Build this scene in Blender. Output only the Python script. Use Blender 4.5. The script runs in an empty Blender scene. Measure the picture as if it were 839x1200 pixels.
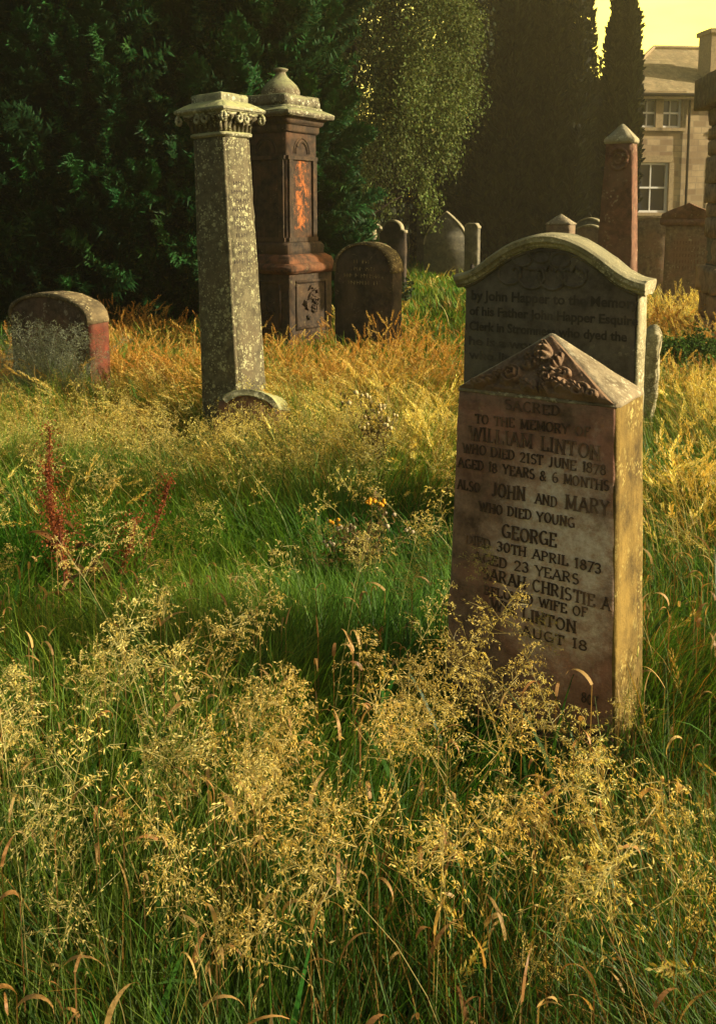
import bpy, bmesh, math, random
import numpy as np
from mathutils import Vector, Matrix, noise as mnoise

R = math.radians
random.seed(7)
rng = np.random.default_rng(11)
scene = bpy.context.scene
COL = scene.collection

# ------------------------------------------------------------------ camera geometry
CAM_H = 1.65
PITCH = R(6.8)
FPX = 1088.0          # focal length in pixels of a 1200 px tall frame
CXP, CYP = 419.5, 380.0


def ray(px, py):
    f = Vector((0, math.cos(PITCH), -math.sin(PITCH)))
    u = Vector((0, math.sin(PITCH), math.cos(PITCH)))
    return f * FPX + Vector((1, 0, 0)) * (px - CXP) + u * (CYP - py)


def at_d(px, py, d):
    r = ray(px, py)
    t = d / r.y
    return Vector((r.x * t, d, CAM_H + r.z * t))


def at_z(px, py, z=0.0):
    r = ray(px, py)
    t = (z - CAM_H) / r.z
    return Vector((r.x * t, r.y * t, z))


def ground(x, y):
    x = np.asarray(x, dtype=float); y = np.asarray(y, dtype=float)
    return (0.035 * np.sin(x * 0.9 + 1.3) * np.cos(y * 0.7) + 0.03 * np.sin(x * 2.1 + y * 1.3)
            + 0.02 * np.sin(y * 2.9 - x * 0.6))


def gz(x, y):
    return float(ground(x, y))


# ------------------------------------------------------------------ object helpers
def link(o, parent=None):
    COL.objects.link(o)
    if parent is not None:
        o.parent = parent
    return o


def tag(o, label=None, cat=None, group=None, kind=None):
    if label: o['label'] = label
    if cat: o['category'] = cat
    if group: o['group'] = group
    if kind: o['kind'] = kind
    return o


def empty(name, loc, rz=0.0, rx=0.0, ry=0.0):
    o = bpy.data.objects.new(name, None)
    o.empty_display_size = 0.2
    COL.objects.link(o)
    o.location = loc
    o.rotation_euler = (rx, ry, rz)
    return o


def obj(name, bm, mat, parent=None, smooth=False):
    me = bpy.data.meshes.new(name)
    bmesh.ops.recalc_face_normals(bm, faces=bm.faces)
    bm.to_mesh(me); bm.free()
    me.materials.append(mat)
    if smooth:
        me.polygons.foreach_set('use_smooth', [True] * len(me.polygons))
    o = bpy.data.objects.new(name, me)
    return link(o, parent)


def np_obj(name, V, Q, mat, parent=None, col=None, smooth=False):
    """quads only"""
    me = bpy.data.meshes.new(name)
    V = np.ascontiguousarray(V, dtype=np.float32); Q = np.ascontiguousarray(Q, dtype=np.int32)
    me.vertices.add(len(V)); me.vertices.foreach_set('co', V.ravel())
    me.loops.add(Q.size); me.loops.foreach_set('vertex_index', Q.ravel())
    me.polygons.add(len(Q))
    me.polygons.foreach_set('loop_start', np.arange(0, Q.size, 4, dtype=np.int32))
    if smooth:
        me.polygons.foreach_set('use_smooth', np.ones(len(Q), dtype=bool))
    me.update(calc_edges=True)
    if col is not None:
        a = me.attributes.new('Col', 'FLOAT_COLOR', 'POINT')
        c = np.ones((len(V), 4), dtype=np.float32); c[:, :3] = col
        a.data.foreach_set('color', c.ravel())
    me.materials.append(mat)
    o = bpy.data.objects.new(name, me)
    return link(o, parent)


class Soup:
    """collects quads with a colour per vertex"""
    def __init__(s):
        s.V, s.Q, s.C, s.n = [], [], [], 0

    def add(s, V, Q, C):
        V = np.asarray(V, dtype=np.float32).reshape(-1, 3)
        if len(V) == 0: return
        s.V.append(V); s.Q.append(np.asarray(Q) + s.n)
        C = np.asarray(C, dtype=np.float32)
        if C.ndim == 1: C = np.tile(C, (len(V), 1))
        s.C.append(C); s.n += len(V)

    def build(s, name, mat, parent=None, smooth=False):
        return np_obj(name, np.concatenate(s.V), np.concatenate(s.Q), mat, parent, np.concatenate(s.C), smooth)


def ribbons(base, L, w, az, th0, bend, face, S=4, tip=0.12, belly=0.0):
    """N curved tapering ribbons. az: heading of the lean, th0: angle from vertical at the root,
    bend: extra angle gained to the tip, face: twist of the flat side. returns V (N,S+1,2,3), Q"""
    N = len(L)
    s = np.linspace(0, 1, S + 1)
    th = th0[:, None] + bend[:, None] * (s[None, :] ** 1.4)
    ds = L[:, None] / S
    thm = 0.5 * (th[:, 1:] + th[:, :-1])
    hx = np.concatenate([np.zeros((N, 1)), np.cumsum(np.sin(thm) * ds, 1)], 1)
    hz = np.concatenate([np.zeros((N, 1)), np.cumsum(np.cos(thm) * ds, 1)], 1)
    ca, sa = np.cos(az)[:, None], np.sin(az)[:, None]
    P = np.stack([base[:, 0:1] + hx * ca, base[:, 1:2] + hx * sa, base[:, 2:3] + hz], -1)
    wp = (1 - (1 - tip) * s ** 1.6) * (1 + belly * np.sin(s * np.pi))
    wv = np.stack([-np.sin(az + face), np.cos(az + face), 0.25 * np.sin(face * 3)], -1)
    off = wv[:, None, :] * (0.5 * w[:, None] * wp[None, :])[..., None]
    V = np.stack([P - off, P + off], 2)
    idx = np.arange(N * (S + 1) * 2).reshape(N, S + 1, 2)
    Q = np.stack([idx[:, :-1, 0], idx[:, :-1, 1], idx[:, 1:, 1], idx[:, 1:, 0]], -1).reshape(-1, 4)
    return V.reshape(-1, 3), Q, P


def inst(TV, TQ, TC, loc, M, tint=None):
    """merge N copies of a template. M (N,3,3)"""
    N = len(loc)
    V = np.einsum('nij,vj->nvi', M, TV) + loc[:, None, :]
    Q = TQ[None] + (np.arange(N) * len(TV))[:, None, None]
    C = np.tile(TC[None], (N, 1, 1))
    if tint is not None: C = C * tint[:, None, :]
    return V.reshape(-1, 3), Q.reshape(-1, 4), C.reshape(-1, 3)


def rot_frames(d, roll, scale):
    """matrices mapping local +Z to direction d, with roll about it"""
    d = d / np.linalg.norm(d, axis=1, keepdims=True)
    ref = np.where(np.abs(d[:, 2:3]) > 0.95, np.array([[1.0, 0, 0]]), np.array([[0, 0, 1.0]]))
    a = np.cross(ref, d); a /= np.linalg.norm(a, axis=1, keepdims=True)
    b = np.cross(d, a)
    c, s = np.cos(roll)[:, None], np.sin(roll)[:, None]
    x = a * c + b * s; y = -a * s + b * c
    return np.stack([x, y, d], -1) * scale[:, None, None]


# ------------------------------------------------------------------ solid helpers
def bm_box(bm, c, s, taper=1.0):
    x, y, z = c; sx, sy, sz = s[0] / 2, s[1] / 2, s[2] / 2
    v = []
    for k, t in ((-1, 1.0), (1, taper)):
        for a, b in ((-1, -1), (1, -1), (1, 1), (-1, 1)):
            v.append(bm.verts.new((x + a * sx * t, y + b * sy * t, z + k * sz)))
    for f in ((3, 2, 1, 0), (4, 5, 6, 7), (0, 1, 5, 4), (1, 2, 6, 5), (2, 3, 7, 6), (3, 0, 4, 7)):
        bm.faces.new([v[i] for i in f])
    return v


def bm_loft(bm, rings, cap=True):
    """rings: list of lists of points, same count"""
    R_ = [[bm.verts.new(p) for p in r] for r in rings]
    n = len(R_[0])
    for a, b in zip(R_[:-1], R_[1:]):
        for i in range(n):
            bm.faces.new((a[i], a[(i + 1) % n], b[(i + 1) % n], b[i]))
    if cap:
        bm.faces.new(list(reversed(R_[0]))); bm.faces.new(R_[-1])
    return R_


def sq(hw, hd, z, ch=0.0):
    if ch <= 0: return [(-hw, -hd, z), (hw, -hd, z), (hw, hd, z), (-hw, hd, z)]
    return [(-hw + ch, -hd, z), (hw - ch, -hd, z), (hw, -hd + ch, z), (hw, hd - ch, z),
            (hw - ch, hd, z), (-hw + ch, hd, z), (-hw, hd - ch, z), (-hw, -hd + ch, z)]


def weather(bm, bevel=0.006, cuts=0.06, amp=0.003, seed=0.0, rough=9.0):
    """bevel, subdivide and erode"""
    bmesh.ops.remove_doubles(bm, verts=bm.verts, dist=1e-5)
    if bevel > 0:
        ed = [e for e in bm.edges if len(e.link_faces) == 2 and e.calc_face_angle(0) > 0.35]
        bmesh.ops.bevel(bm, geom=ed, offset=bevel, segments=2, affect='EDGES', profile=0.6)
    for _ in range(6):
        ed = [e for e in bm.edges if e.calc_length() > cuts * 1.6]
        if not ed or len(bm.verts) > 30000: break
        bmesh.ops.subdivide_edges(bm, edges=ed, cuts=1, use_grid_fill=True)
    bmesh.ops.triangulate(bm, faces=[f for f in bm.faces if len(f.verts) > 4])
    bm.normal_update()
    for v in bm.verts:
        p = v.co * rough + Vector((seed, seed * 1.7, 3.1))
        n = mnoise.noise(p) + 0.5 * mnoise.noise(p * 2.7)
        e = max([x.calc_face_angle(0) for x in v.link_edges if len(x.link_faces) == 2] + [0])
        k = 1.0 + (2.2 if e > 0.3 else 0)
        v.co += v.normal * (amp * k * (n - (0.35 if e > 0.3 else 0)))


def outline_solid(pts, t, y0=None):
    """extrude an x-z outline by thickness t along y"""
    bm = bmesh.new()
    a = -t / 2 if y0 is None else y0
    f = [bm.verts.new((x, a, z)) for x, z in pts]
    b = [bm.verts.new((x, a + t, z)) for x, z in pts]
    bm.faces.new(f); bm.faces.new(list(reversed(b)))
    n = len(pts)
    for i in range(n):
        bm.faces.new((f[i], b[i], b[(i + 1) % n], f[(i + 1) % n]))
    bmesh.ops.recalc_face_normals(bm, faces=bm.faces)
    return bm


def sweep(bm, path, sect):
    """path of (x,z); sect: closed list of (out, y). out is along the path's left normal (up for x growing)"""
    P = [Vector((x, z)) for x, z in path]
    rings = []
    for i, p in enumerate(P):
        t = (P[min(i + 1, len(P) - 1)] - P[max(i - 1, 0)]).normalized()
        n = Vector((-t.y, t.x))
        rings.append([(p.x + n.x * o, y, p.y + n.y * o) for o, y in sect])
    bm_loft(bm, rings)


def tube(bm, pts, r0, r1=None, n=6):
    r1 = r0 if r1 is None else r1
    pts = [Vector(p) for p in pts]
    rings = []
    m = len(pts)
    for i, p in enumerate(pts):
        t = (pts[min(i + 1, m - 1)] - pts[max(i - 1, 0)]).normalized()
        ref = Vector((0, 0, 1)) if abs(t.z) < 0.9 else Vector((1, 0, 0))
        a = t.cross(ref).normalized(); b = t.cross(a)
        r = r0 + (r1 - r0) * i / (m - 1)
        rings.append([p + (a * math.cos(k * 2 * math.pi / n) + b * math.sin(k * 2 * math.pi / n)) * r for k in range(n)])
    bm_loft(bm, rings)
# ------------------------------------------------------------------ materials
class NT:
    def __init__(s, name):
        s.m = bpy.data.materials.new(name); s.m.use_nodes = True
        s.t = s.m.node_tree; s.t.nodes.clear()
        s.out = s.n('ShaderNodeOutputMaterial')

    def n(s, typ, **kw):
        x = s.t.nodes.new(typ)
        for k, v in kw.items():
            if isinstance(k, str) and hasattr(x, k): setattr(x, k, v)
        return x

    def l(s, a, b): s.t.links.new(a, b)

    def coord(s, kind='Object', scale=(1, 1, 1), loc=(0, 0, 0)):
        tc = s.n('ShaderNodeTexCoord'); mp = s.n('ShaderNodeMapping')
        mp.inputs['Scale'].default_value = scale; mp.inputs['Location'].default_value = loc
        s.l(tc.outputs[kind], mp.inputs['Vector']); return mp.outputs['Vector']

    def noise(s, v, sc, det=6, rough=0.6, dist=0.0):
        x = s.n('ShaderNodeTexNoise'); x.inputs['Scale'].default_value = sc
        x.inputs['Detail'].default_value = det; x.inputs['Roughness'].default_value = rough
        x.inputs['Distortion'].default_value = dist
        s.l(v, x.inputs['Vector']); return x.outputs['Fac']

    def vor(s, v, sc, feat='F1', out='Distance', rand=1.0):
        x = s.n('ShaderNodeTexVoronoi'); x.feature = feat; x.inputs['Scale'].default_value = sc
        x.inputs['Randomness'].default_value = rand
        s.l(v, x.inputs['Vector']); return x.outputs[out]

    def ramp(s, f, a, b, c0=(0, 0, 0, 1), c1=(1, 1, 1, 1)):
        x = s.n('ShaderNodeValToRGB'); e = x.color_ramp.elements
        e[0].position = a; e[1].position = b; e[0].color = c0; e[1].color = c1
        s.l(f, x.inputs['Fac']); return x.outputs['Color']

    def mix(s, f, a, b, mode='MIX'):
        x = s.n('ShaderNodeMix'); x.data_type = 'RGBA'; x.blend_type = mode
        if hasattr(f, 'default_value') or hasattr(f, 'links'): s.l(f, x.inputs[0])
        else: x.inputs[0].default_value = f
        for k, c in ((6, a), (7, b)):
            if isinstance(c, tuple): x.inputs[k].default_value = (*c[:3], 1)
            else: s.l(c, x.inputs[k])
        return x.outputs[2]

    def math(s, op, a, b=0.0, clamp=False):
        x = s.n('ShaderNodeMath'); x.operation = op; x.use_clamp = clamp
        for k, c in ((0, a), (1, b)):
            if isinstance(c, (int, float)): x.inputs[k].default_value = c
            else: s.l(c, x.inputs[k])
        return x.outputs[0]

    def sep(s, v):
        x = s.n('ShaderNodeSeparateXYZ'); s.l(v, x.inputs[0]); return x.outputs

    def bump(s, h, strength, dist, prev=None):
        x = s.n('ShaderNodeBump'); x.inputs['Strength'].default_value = strength
        x.inputs['Distance'].default_value = dist
        s.l(h, x.inputs['Height'])
        if prev is not None: s.l(prev, x.inputs['Normal'])
        return x.outputs['Normal']

    def bsdf(s, col, rough=0.9, normal=None, spec=0.25, metal=0.0):
        x = s.n('ShaderNodeBsdfPrincipled')
        if isinstance(col, tuple): x.inputs['Base Color'].default_value = (*col[:3], 1)
        else: s.l(col, x.inputs['Base Color'])
        if isinstance(rough, (int, float)): x.inputs['Roughness'].default_value = rough
        else: s.l(rough, x.inputs['Roughness'])
        x.inputs['Specular IOR Level'].default_value = spec
        x.inputs['Metallic'].default_value = metal
        if normal is not None: s.l(normal, x.inputs['Normal'])
        s.l(x.outputs[0], s.out.inputs['Surface']); return x


def stone_mat(name, base, dark, stain, lichen=(0.42, 0.40, 0.24), lich=0.5, lsc=55.0, seed=0.0, stainlo=0.45,
              stainhi=0.7, streak=0.4, extra=None, moss=None, gain=1.0):
    """weathered sandstone: two tones, vertical streaks, crusty lichen rosettes, fine pitting"""
    t = NT(name)
    v = t.coord('Object', loc=(seed, seed * 0.7, seed * 1.3))
    big = t.noise(v, 3.2, 5, 0.65, 0.4)
    mid = t.noise(v, 14, 6, 0.7)
    fine = t.noise(v, 120, 4, 0.7)
    c = t.mix(t.ramp(mid, 0.35, 0.68), dark, base)
    c = t.mix(t.ramp(big, stainlo, stainhi), c, stain)
    vs = t.coord('Object', scale=(9, 9, 0.9), loc=(seed, 0, 0))
    st = t.noise(vs, 2.2, 5, 0.7)
    c = t.mix(t.math('MULTIPLY', t.ramp(st, 0.5, 0.75), streak), c, dark)
    if extra is not None: c = extra(t, v, c)
    # lichen: rosettes of several sizes, thinned out by a low-frequency mask
    d1 = t.vor(v, lsc); d2 = t.vor(v, lsc * 0.38)
    wob = t.math('MULTIPLY', t.math('SUBTRACT', t.noise(v, lsc * 1.6, 4, 0.8), 0.5), 0.9)
    m1 = t.ramp(t.math('ADD', d1, wob), 0.26, 0.34, (1, 1, 1, 1), (0, 0, 0, 1))
    m2 = t.ramp(t.math('ADD', d2, wob), 0.24, 0.32, (1, 1, 1, 1), (0, 0, 0, 1))
    area = t.ramp(t.noise(v, 6.5, 4, 0.7, 0.5), 0.62 - 0.25 * lich, 0.74 - 0.2 * lich)
    lm = t.math('MULTIPLY', t.math('MAXIMUM', m1, m2), t.math('MULTIPLY', area, min(1.0, 0.45 + lich)))
    lc = t.mix(t.noise(v, 40, 3), tuple(x * 0.7 for x in lichen), tuple(min(1, x * 1.25) for x in lichen))
    c = t.mix(lm, c, lc)
    if moss is not None:
        ge = t.n('ShaderNodeNewGeometry')
        nz = t.sep(ge.outputs['Normal'])[2]
        mm = t.math('MULTIPLY', t.ramp(nz, 0.25, 0.7), t.ramp(t.noise(v, 22, 5, 0.75), 0.36, 0.52))
        c = t.mix(mm, c, moss)
    # grain
    c = t.mix(0.5, c, t.mix(fine, tuple([0.35] * 3), tuple([0.95] * 3)), 'OVERLAY')
    if gain != 1.0: c = t.mix(1.0, c, (gain, gain, gain), 'MULTIPLY')
    nb = t.bump(t.noise(v, 26, 6, 0.75), 0.55, 0.012)
    nb = t.bump(fine, 0.5, 0.004, nb)
    nb = t.bump(lm, 0.5, 0.003, nb)
    t.bsdf(c, 0.93, nb, 0.2)
    return t.m


def leaf_mat(name, trans=0.4, rough=0.55, spec=0.3, gain=(1, 1, 1), tt=(1.0, 1.0, 0.6)):
    t = NT(name)
    a = t.n('ShaderNodeAttribute'); a.attribute_name = 'Col'
    c = t.mix(1.0, a.outputs['Color'], gain, 'MULTIPLY')
    p = t.bsdf(c, rough, None, spec)
    tr = t.n('ShaderNodeBsdfTranslucent'); t.l(t.mix(1.0, c, tt, 'MULTIPLY'), tr.inputs['Color'])
    mx = t.n('ShaderNodeMixShader'); mx.inputs[0].default_value = trans
    t.l(p.outputs[0], mx.inputs[1]); t.l(tr.outputs[0], mx.inputs[2]); t.l(mx.outputs[0], t.out.inputs['Surface'])
    return t.m


def flat_mat(name, c, rough=0.6, spec=0.3, var=0.25, sc=20, bump=0.0):
    t = NT(name); v = t.coord('Object')
    n = t.noise(v, sc, 5, 0.7)
    col = t.mix(n, tuple(x * (1 - var) for x in c), tuple(min(1, x * (1 + var)) for x in c))
    t.bsdf(col, rough, t.bump(n, bump, 0.01) if bump else None, spec)
    return t.m


M = {}
# main stone: brown red sandstone with a pale pink patch mid-face, brightened to paint in a pool of light
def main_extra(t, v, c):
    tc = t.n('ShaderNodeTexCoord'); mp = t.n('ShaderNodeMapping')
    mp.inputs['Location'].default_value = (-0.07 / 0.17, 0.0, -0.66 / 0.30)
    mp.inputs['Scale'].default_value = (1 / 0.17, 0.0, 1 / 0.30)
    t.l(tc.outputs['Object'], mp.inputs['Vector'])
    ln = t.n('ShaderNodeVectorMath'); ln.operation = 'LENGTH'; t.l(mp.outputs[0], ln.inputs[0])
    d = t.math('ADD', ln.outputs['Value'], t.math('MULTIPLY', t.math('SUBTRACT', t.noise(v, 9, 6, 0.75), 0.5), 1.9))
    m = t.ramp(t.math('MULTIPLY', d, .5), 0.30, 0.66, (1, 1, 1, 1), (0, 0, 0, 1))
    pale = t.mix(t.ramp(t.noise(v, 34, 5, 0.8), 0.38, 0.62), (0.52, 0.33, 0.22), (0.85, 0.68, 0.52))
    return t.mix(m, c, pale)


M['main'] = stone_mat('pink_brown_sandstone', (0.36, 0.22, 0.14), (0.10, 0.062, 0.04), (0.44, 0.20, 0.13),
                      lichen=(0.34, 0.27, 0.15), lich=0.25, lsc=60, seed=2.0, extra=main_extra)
M['main_side'] = stone_mat('ochre_lichened_sandstone', (0.22, 0.145, 0.038), (0.07, 0.048, 0.016), (0.27, 0.18, 0.045),
                           lichen=(0.42, 0.34, 0.11), lich=0.5, lsc=75, seed=5.0, streak=0.7)
M['main_cap'] = stone_mat('grey_capped_sandstone', (0.36, 0.30, 0.19), (0.13, 0.10, 0.06), (0.22, 0.17, 0.10),
                          lichen=(0.55, 0.50, 0.33), lich=0.6, lsc=70, seed=8.0, streak=0.1)
M['carve'] = stone_mat('carved_dark_sandstone', (0.24, 0.16, 0.095), (0.06, 0.04, 0.026), (0.27, 0.16, 0.09),
                       lichen=(0.36, 0.28, 0.18), lich=0.25, lsc=90, seed=4.0, streak=0.1)
M['letters'] = stone_mat('blackened_lettering', (0.12, 0.074, 0.046), (0.055, 0.034, 0.023), (0.26, 0.16, 0.095),
                         lichen=(0.3, 0.22, 0.14), lich=0.15, lsc=90, seed=1.0, stainlo=0.53, stainhi=0.66)
M['grey'] = stone_mat('dark_grey_sandstone', (0.135, 0.115, 0.085), (0.055, 0.045, 0.035), (0.17, 0.14, 0.10),
                      lichen=(0.30, 0.26, 0.17), lich=0.15, lsc=60, seed=3.0)
M['grey_edge'] = stone_mat('lichened_pale_edge', (0.36, 0.32, 0.18), (0.13, 0.11, 0.06), (0.44, 0.38, 0.22),
                           lichen=(0.58, 0.52, 0.32), lich=0.9, lsc=80, seed=6.0, moss=(0.24, 0.22, 0.13))
M['grey_letters'] = stone_mat('worn_grey_lettering', (0.06, 0.05, 0.04), (0.04, 0.033, 0.026), (0.11, 0.09, 0.065),
                              lichen=(0.25, 0.22, 0.15), lich=0.1, lsc=90, seed=1.5)
M['pillar'] = stone_mat('mottled_lichen_pillar', (0.17, 0.15, 0.085), (0.06, 0.052, 0.032), (0.12, 0.095, 0.055),
                        lichen=(0.36, 0.35, 0.19), lich=0.85, lsc=48, seed=9.0)
M['pillar_cap'] = stone_mat('pale_mossy_cap', (0.28, 0.27, 0.16), (0.09, 0.085, 0.05), (0.36, 0.34, 0.21),
                            lichen=(0.56, 0.54, 0.36), lich=0.8, lsc=45, seed=12.0, moss=(0.33, 0.34, 0.15))


def peeled(t, v, c):
    # red skin left after the surface of the right-hand panel flaked away
    tc = t.n('ShaderNodeTexCoord'); x, y, z = t.sep(tc.outputs['Object'])
    onface = t.ramp(x, 0.20, 0.21)
    n = t.noise(t.coord('Object', scale=(1, 1.2, .8), loc=(1.3, .4, 2)), 9, 8, 0.85, .5)
    yy = t.math('ABSOLUTE', t.math('ADD', y, t.math('MULTIPLY', t.math('SUBTRACT', z, 2.0), -0.06)))
    side = t.math('SUBTRACT', 0.40, t.math('MULTIPLY', yy, 2.0))
    zq = t.math('MULTIPLY', z, .25)
    low = t.math('MULTIPLY', t.ramp(t.math('ADD', zq, t.math('MULTIPLY', n, .12)), .43, .44), t.ramp(zq, .574, .576, (1, 1, 1, 1), (0, 0, 0, 1)))
    rag = t.ramp(t.math('MULTIPLY', t.math('ADD', t.math('MULTIPLY', n, 3.0), side), .4), .70, .80)
    m = t.math('MULTIPLY', t.math('MULTIPLY', rag, onface), low)
    return t.mix(m, c, t.mix(t.noise(v, 18, 4), (0.16, 0.06, 0.025), (0.50, 0.15, 0.035)))


M['tomb'] = stone_mat('sooty_red_sandstone', (0.07, 0.045, 0.028), (0.02, 0.016, 0.013), (0.11, 0.055, 0.028),
                      lichen=(0.30, 0.24, 0.12), lich=0.1, lsc=40, seed=15.0, streak=0.9, extra=peeled)
M['tomb_dark'] = stone_mat('sooty_brown_sandstone', (0.07, 0.050, 0.033), (0.02, 0.016, 0.013), (0.10, 0.058, 0.03),
                      lichen=(0.30, 0.24, 0.12), lich=0.15, lsc=40, seed=16.0, streak=0.8)
M['tomb_trim'] = stone_mat('rust_red_moulding', (0.13, 0.062, 0.034), (0.035, 0.024, 0.016), (0.22, 0.085, 0.035),
                           lichen=(0.35, 0.27, 0.13), lich=0.2, lsc=45, seed=17.0)
M['tomb_cap'] = stone_mat('mossy_tomb_cap', (0.20, 0.18, 0.11), (0.06, 0.05, 0.035), (0.13, 0.10, 0.06),
                          lichen=(0.50, 0.48, 0.32), lich=0.7, lsc=40, seed=18.0, moss=(0.24, 0.25, 0.12))
M['black'] = stone_mat('blackened_slab', (0.055, 0.045, 0.035), (0.02, 0.017, 0.014), (0.10, 0.07, 0.045),
                       lichen=(0.34, 0.28, 0.16), lich=0.15, lsc=45, seed=21.0)
M['black_edge'] = stone_mat('lichened_dark_edge', (0.16, 0.12, 0.06), (0.05, 0.04, 0.025), (0.24, 0.18, 0.09),
                            lichen=(0.48, 0.40, 0.20), lich=0.7, lsc=45, seed=22.0)
M['red'] = stone_mat('red_sandstone', (0.25, 0.12, 0.07), (0.10, 0.055, 0.035), (0.20, 0.12, 0.075),
                     lichen=(0.46, 0.36, 0.22), lich=0.3, lsc=26, seed=25.0)
M['brown'] = stone_mat('dull_brown_sandstone', (0.13, 0.085, 0.05), (0.045, 0.03, 0.02), (0.18, 0.10, 0.06),
                       lichen=(0.40, 0.34, 0.22), lich=0.4, lsc=30, seed=27.0)
M['red_side'] = stone_mat('bare_red_sandstone', (0.17, 0.042, 0.022), (0.06, 0.024, 0.016), (0.12, 0.055, 0.03),
                          lichen=(0.4, 0.3, 0.2), lich=0.05, lsc=30, seed=26.0)
M['far_stone'] = stone_mat('far_grey_stone', (0.17, 0.16, 0.11), (0.08, 0.075, 0.055), (0.22, 0.19, 0.13),
                           lichen=(0.34, 0.31, 0.2), lich=0.35, lsc=22, seed=31.0)
M['far_edge'] = stone_mat('far_lichened_edge', (0.34, 0.30, 0.18), (0.17, 0.15, 0.09), (0.42, 0.36, 0.22),
                          lichen=(0.5, 0.46, 0.3), lich=0.6, lsc=30, seed=32.0)
M['far_pale'] = stone_mat('far_buff_stone', (0.30, 0.22, 0.13), (0.13, 0.09, 0.06), (0.26, 0.15, 0.09),
                          lichen=(0.45, 0.38, 0.25), lich=0.3, lsc=20, seed=34.0)
M['rubble'] = stone_mat('rough_pier_stone', (0.40, 0.29, 0.18), (0.15, 0.10, 0.065), (0.46, 0.30, 0.18),
                        lichen=(0.45, 0.38, 0.25), lich=0.4, lsc=16, seed=36.0)

M['white_paint'] = flat_mat('white_paint', (0.78, 0.76, 0.70), 0.5, 0.4, 0.06, 6)
t = NT('window_glass')
t.bsdf((0.03, 0.032, 0.035), 0.08, t.bump(t.noise(t.coord('Object'), 3, 2), 0.05, 0.02), 0.6)
M['glass'] = t.m
M['veg'] = leaf_mat('grass_blades', 0.42)
M['straw'] = leaf_mat('dry_straw', 0.40, 0.5, 0.35, tt=(1.0, 0.9, 0.55))
M['seed'] = leaf_mat('seed_husks', 0.40, 0.5, 0.35, tt=(1.0, 0.92, 0.5))
M['conifer'] = leaf_mat('cypress_sprays', 0.2, 0.6, 0.2)
M['leafage'] = leaf_mat('broad_leaves', 0.22, 0.7, 0.1)
M['bark'] = flat_mat('dark_bark', (0.028, 0.021, 0.015), 0.95, 0.1, 0.5, 9, 0.6)
# ------------------------------------------------------------------ cut capitals with serifs, drawn as strokes
def _arc(cx, cy, rx, ry, a0, a1, n=9):
    return [(cx + rx * math.cos(R(a0 + (a1 - a0) * i / (n - 1))), cy + ry * math.sin(R(a0 + (a1 - a0) * i / (n - 1)))) for i in range(n)]


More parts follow.
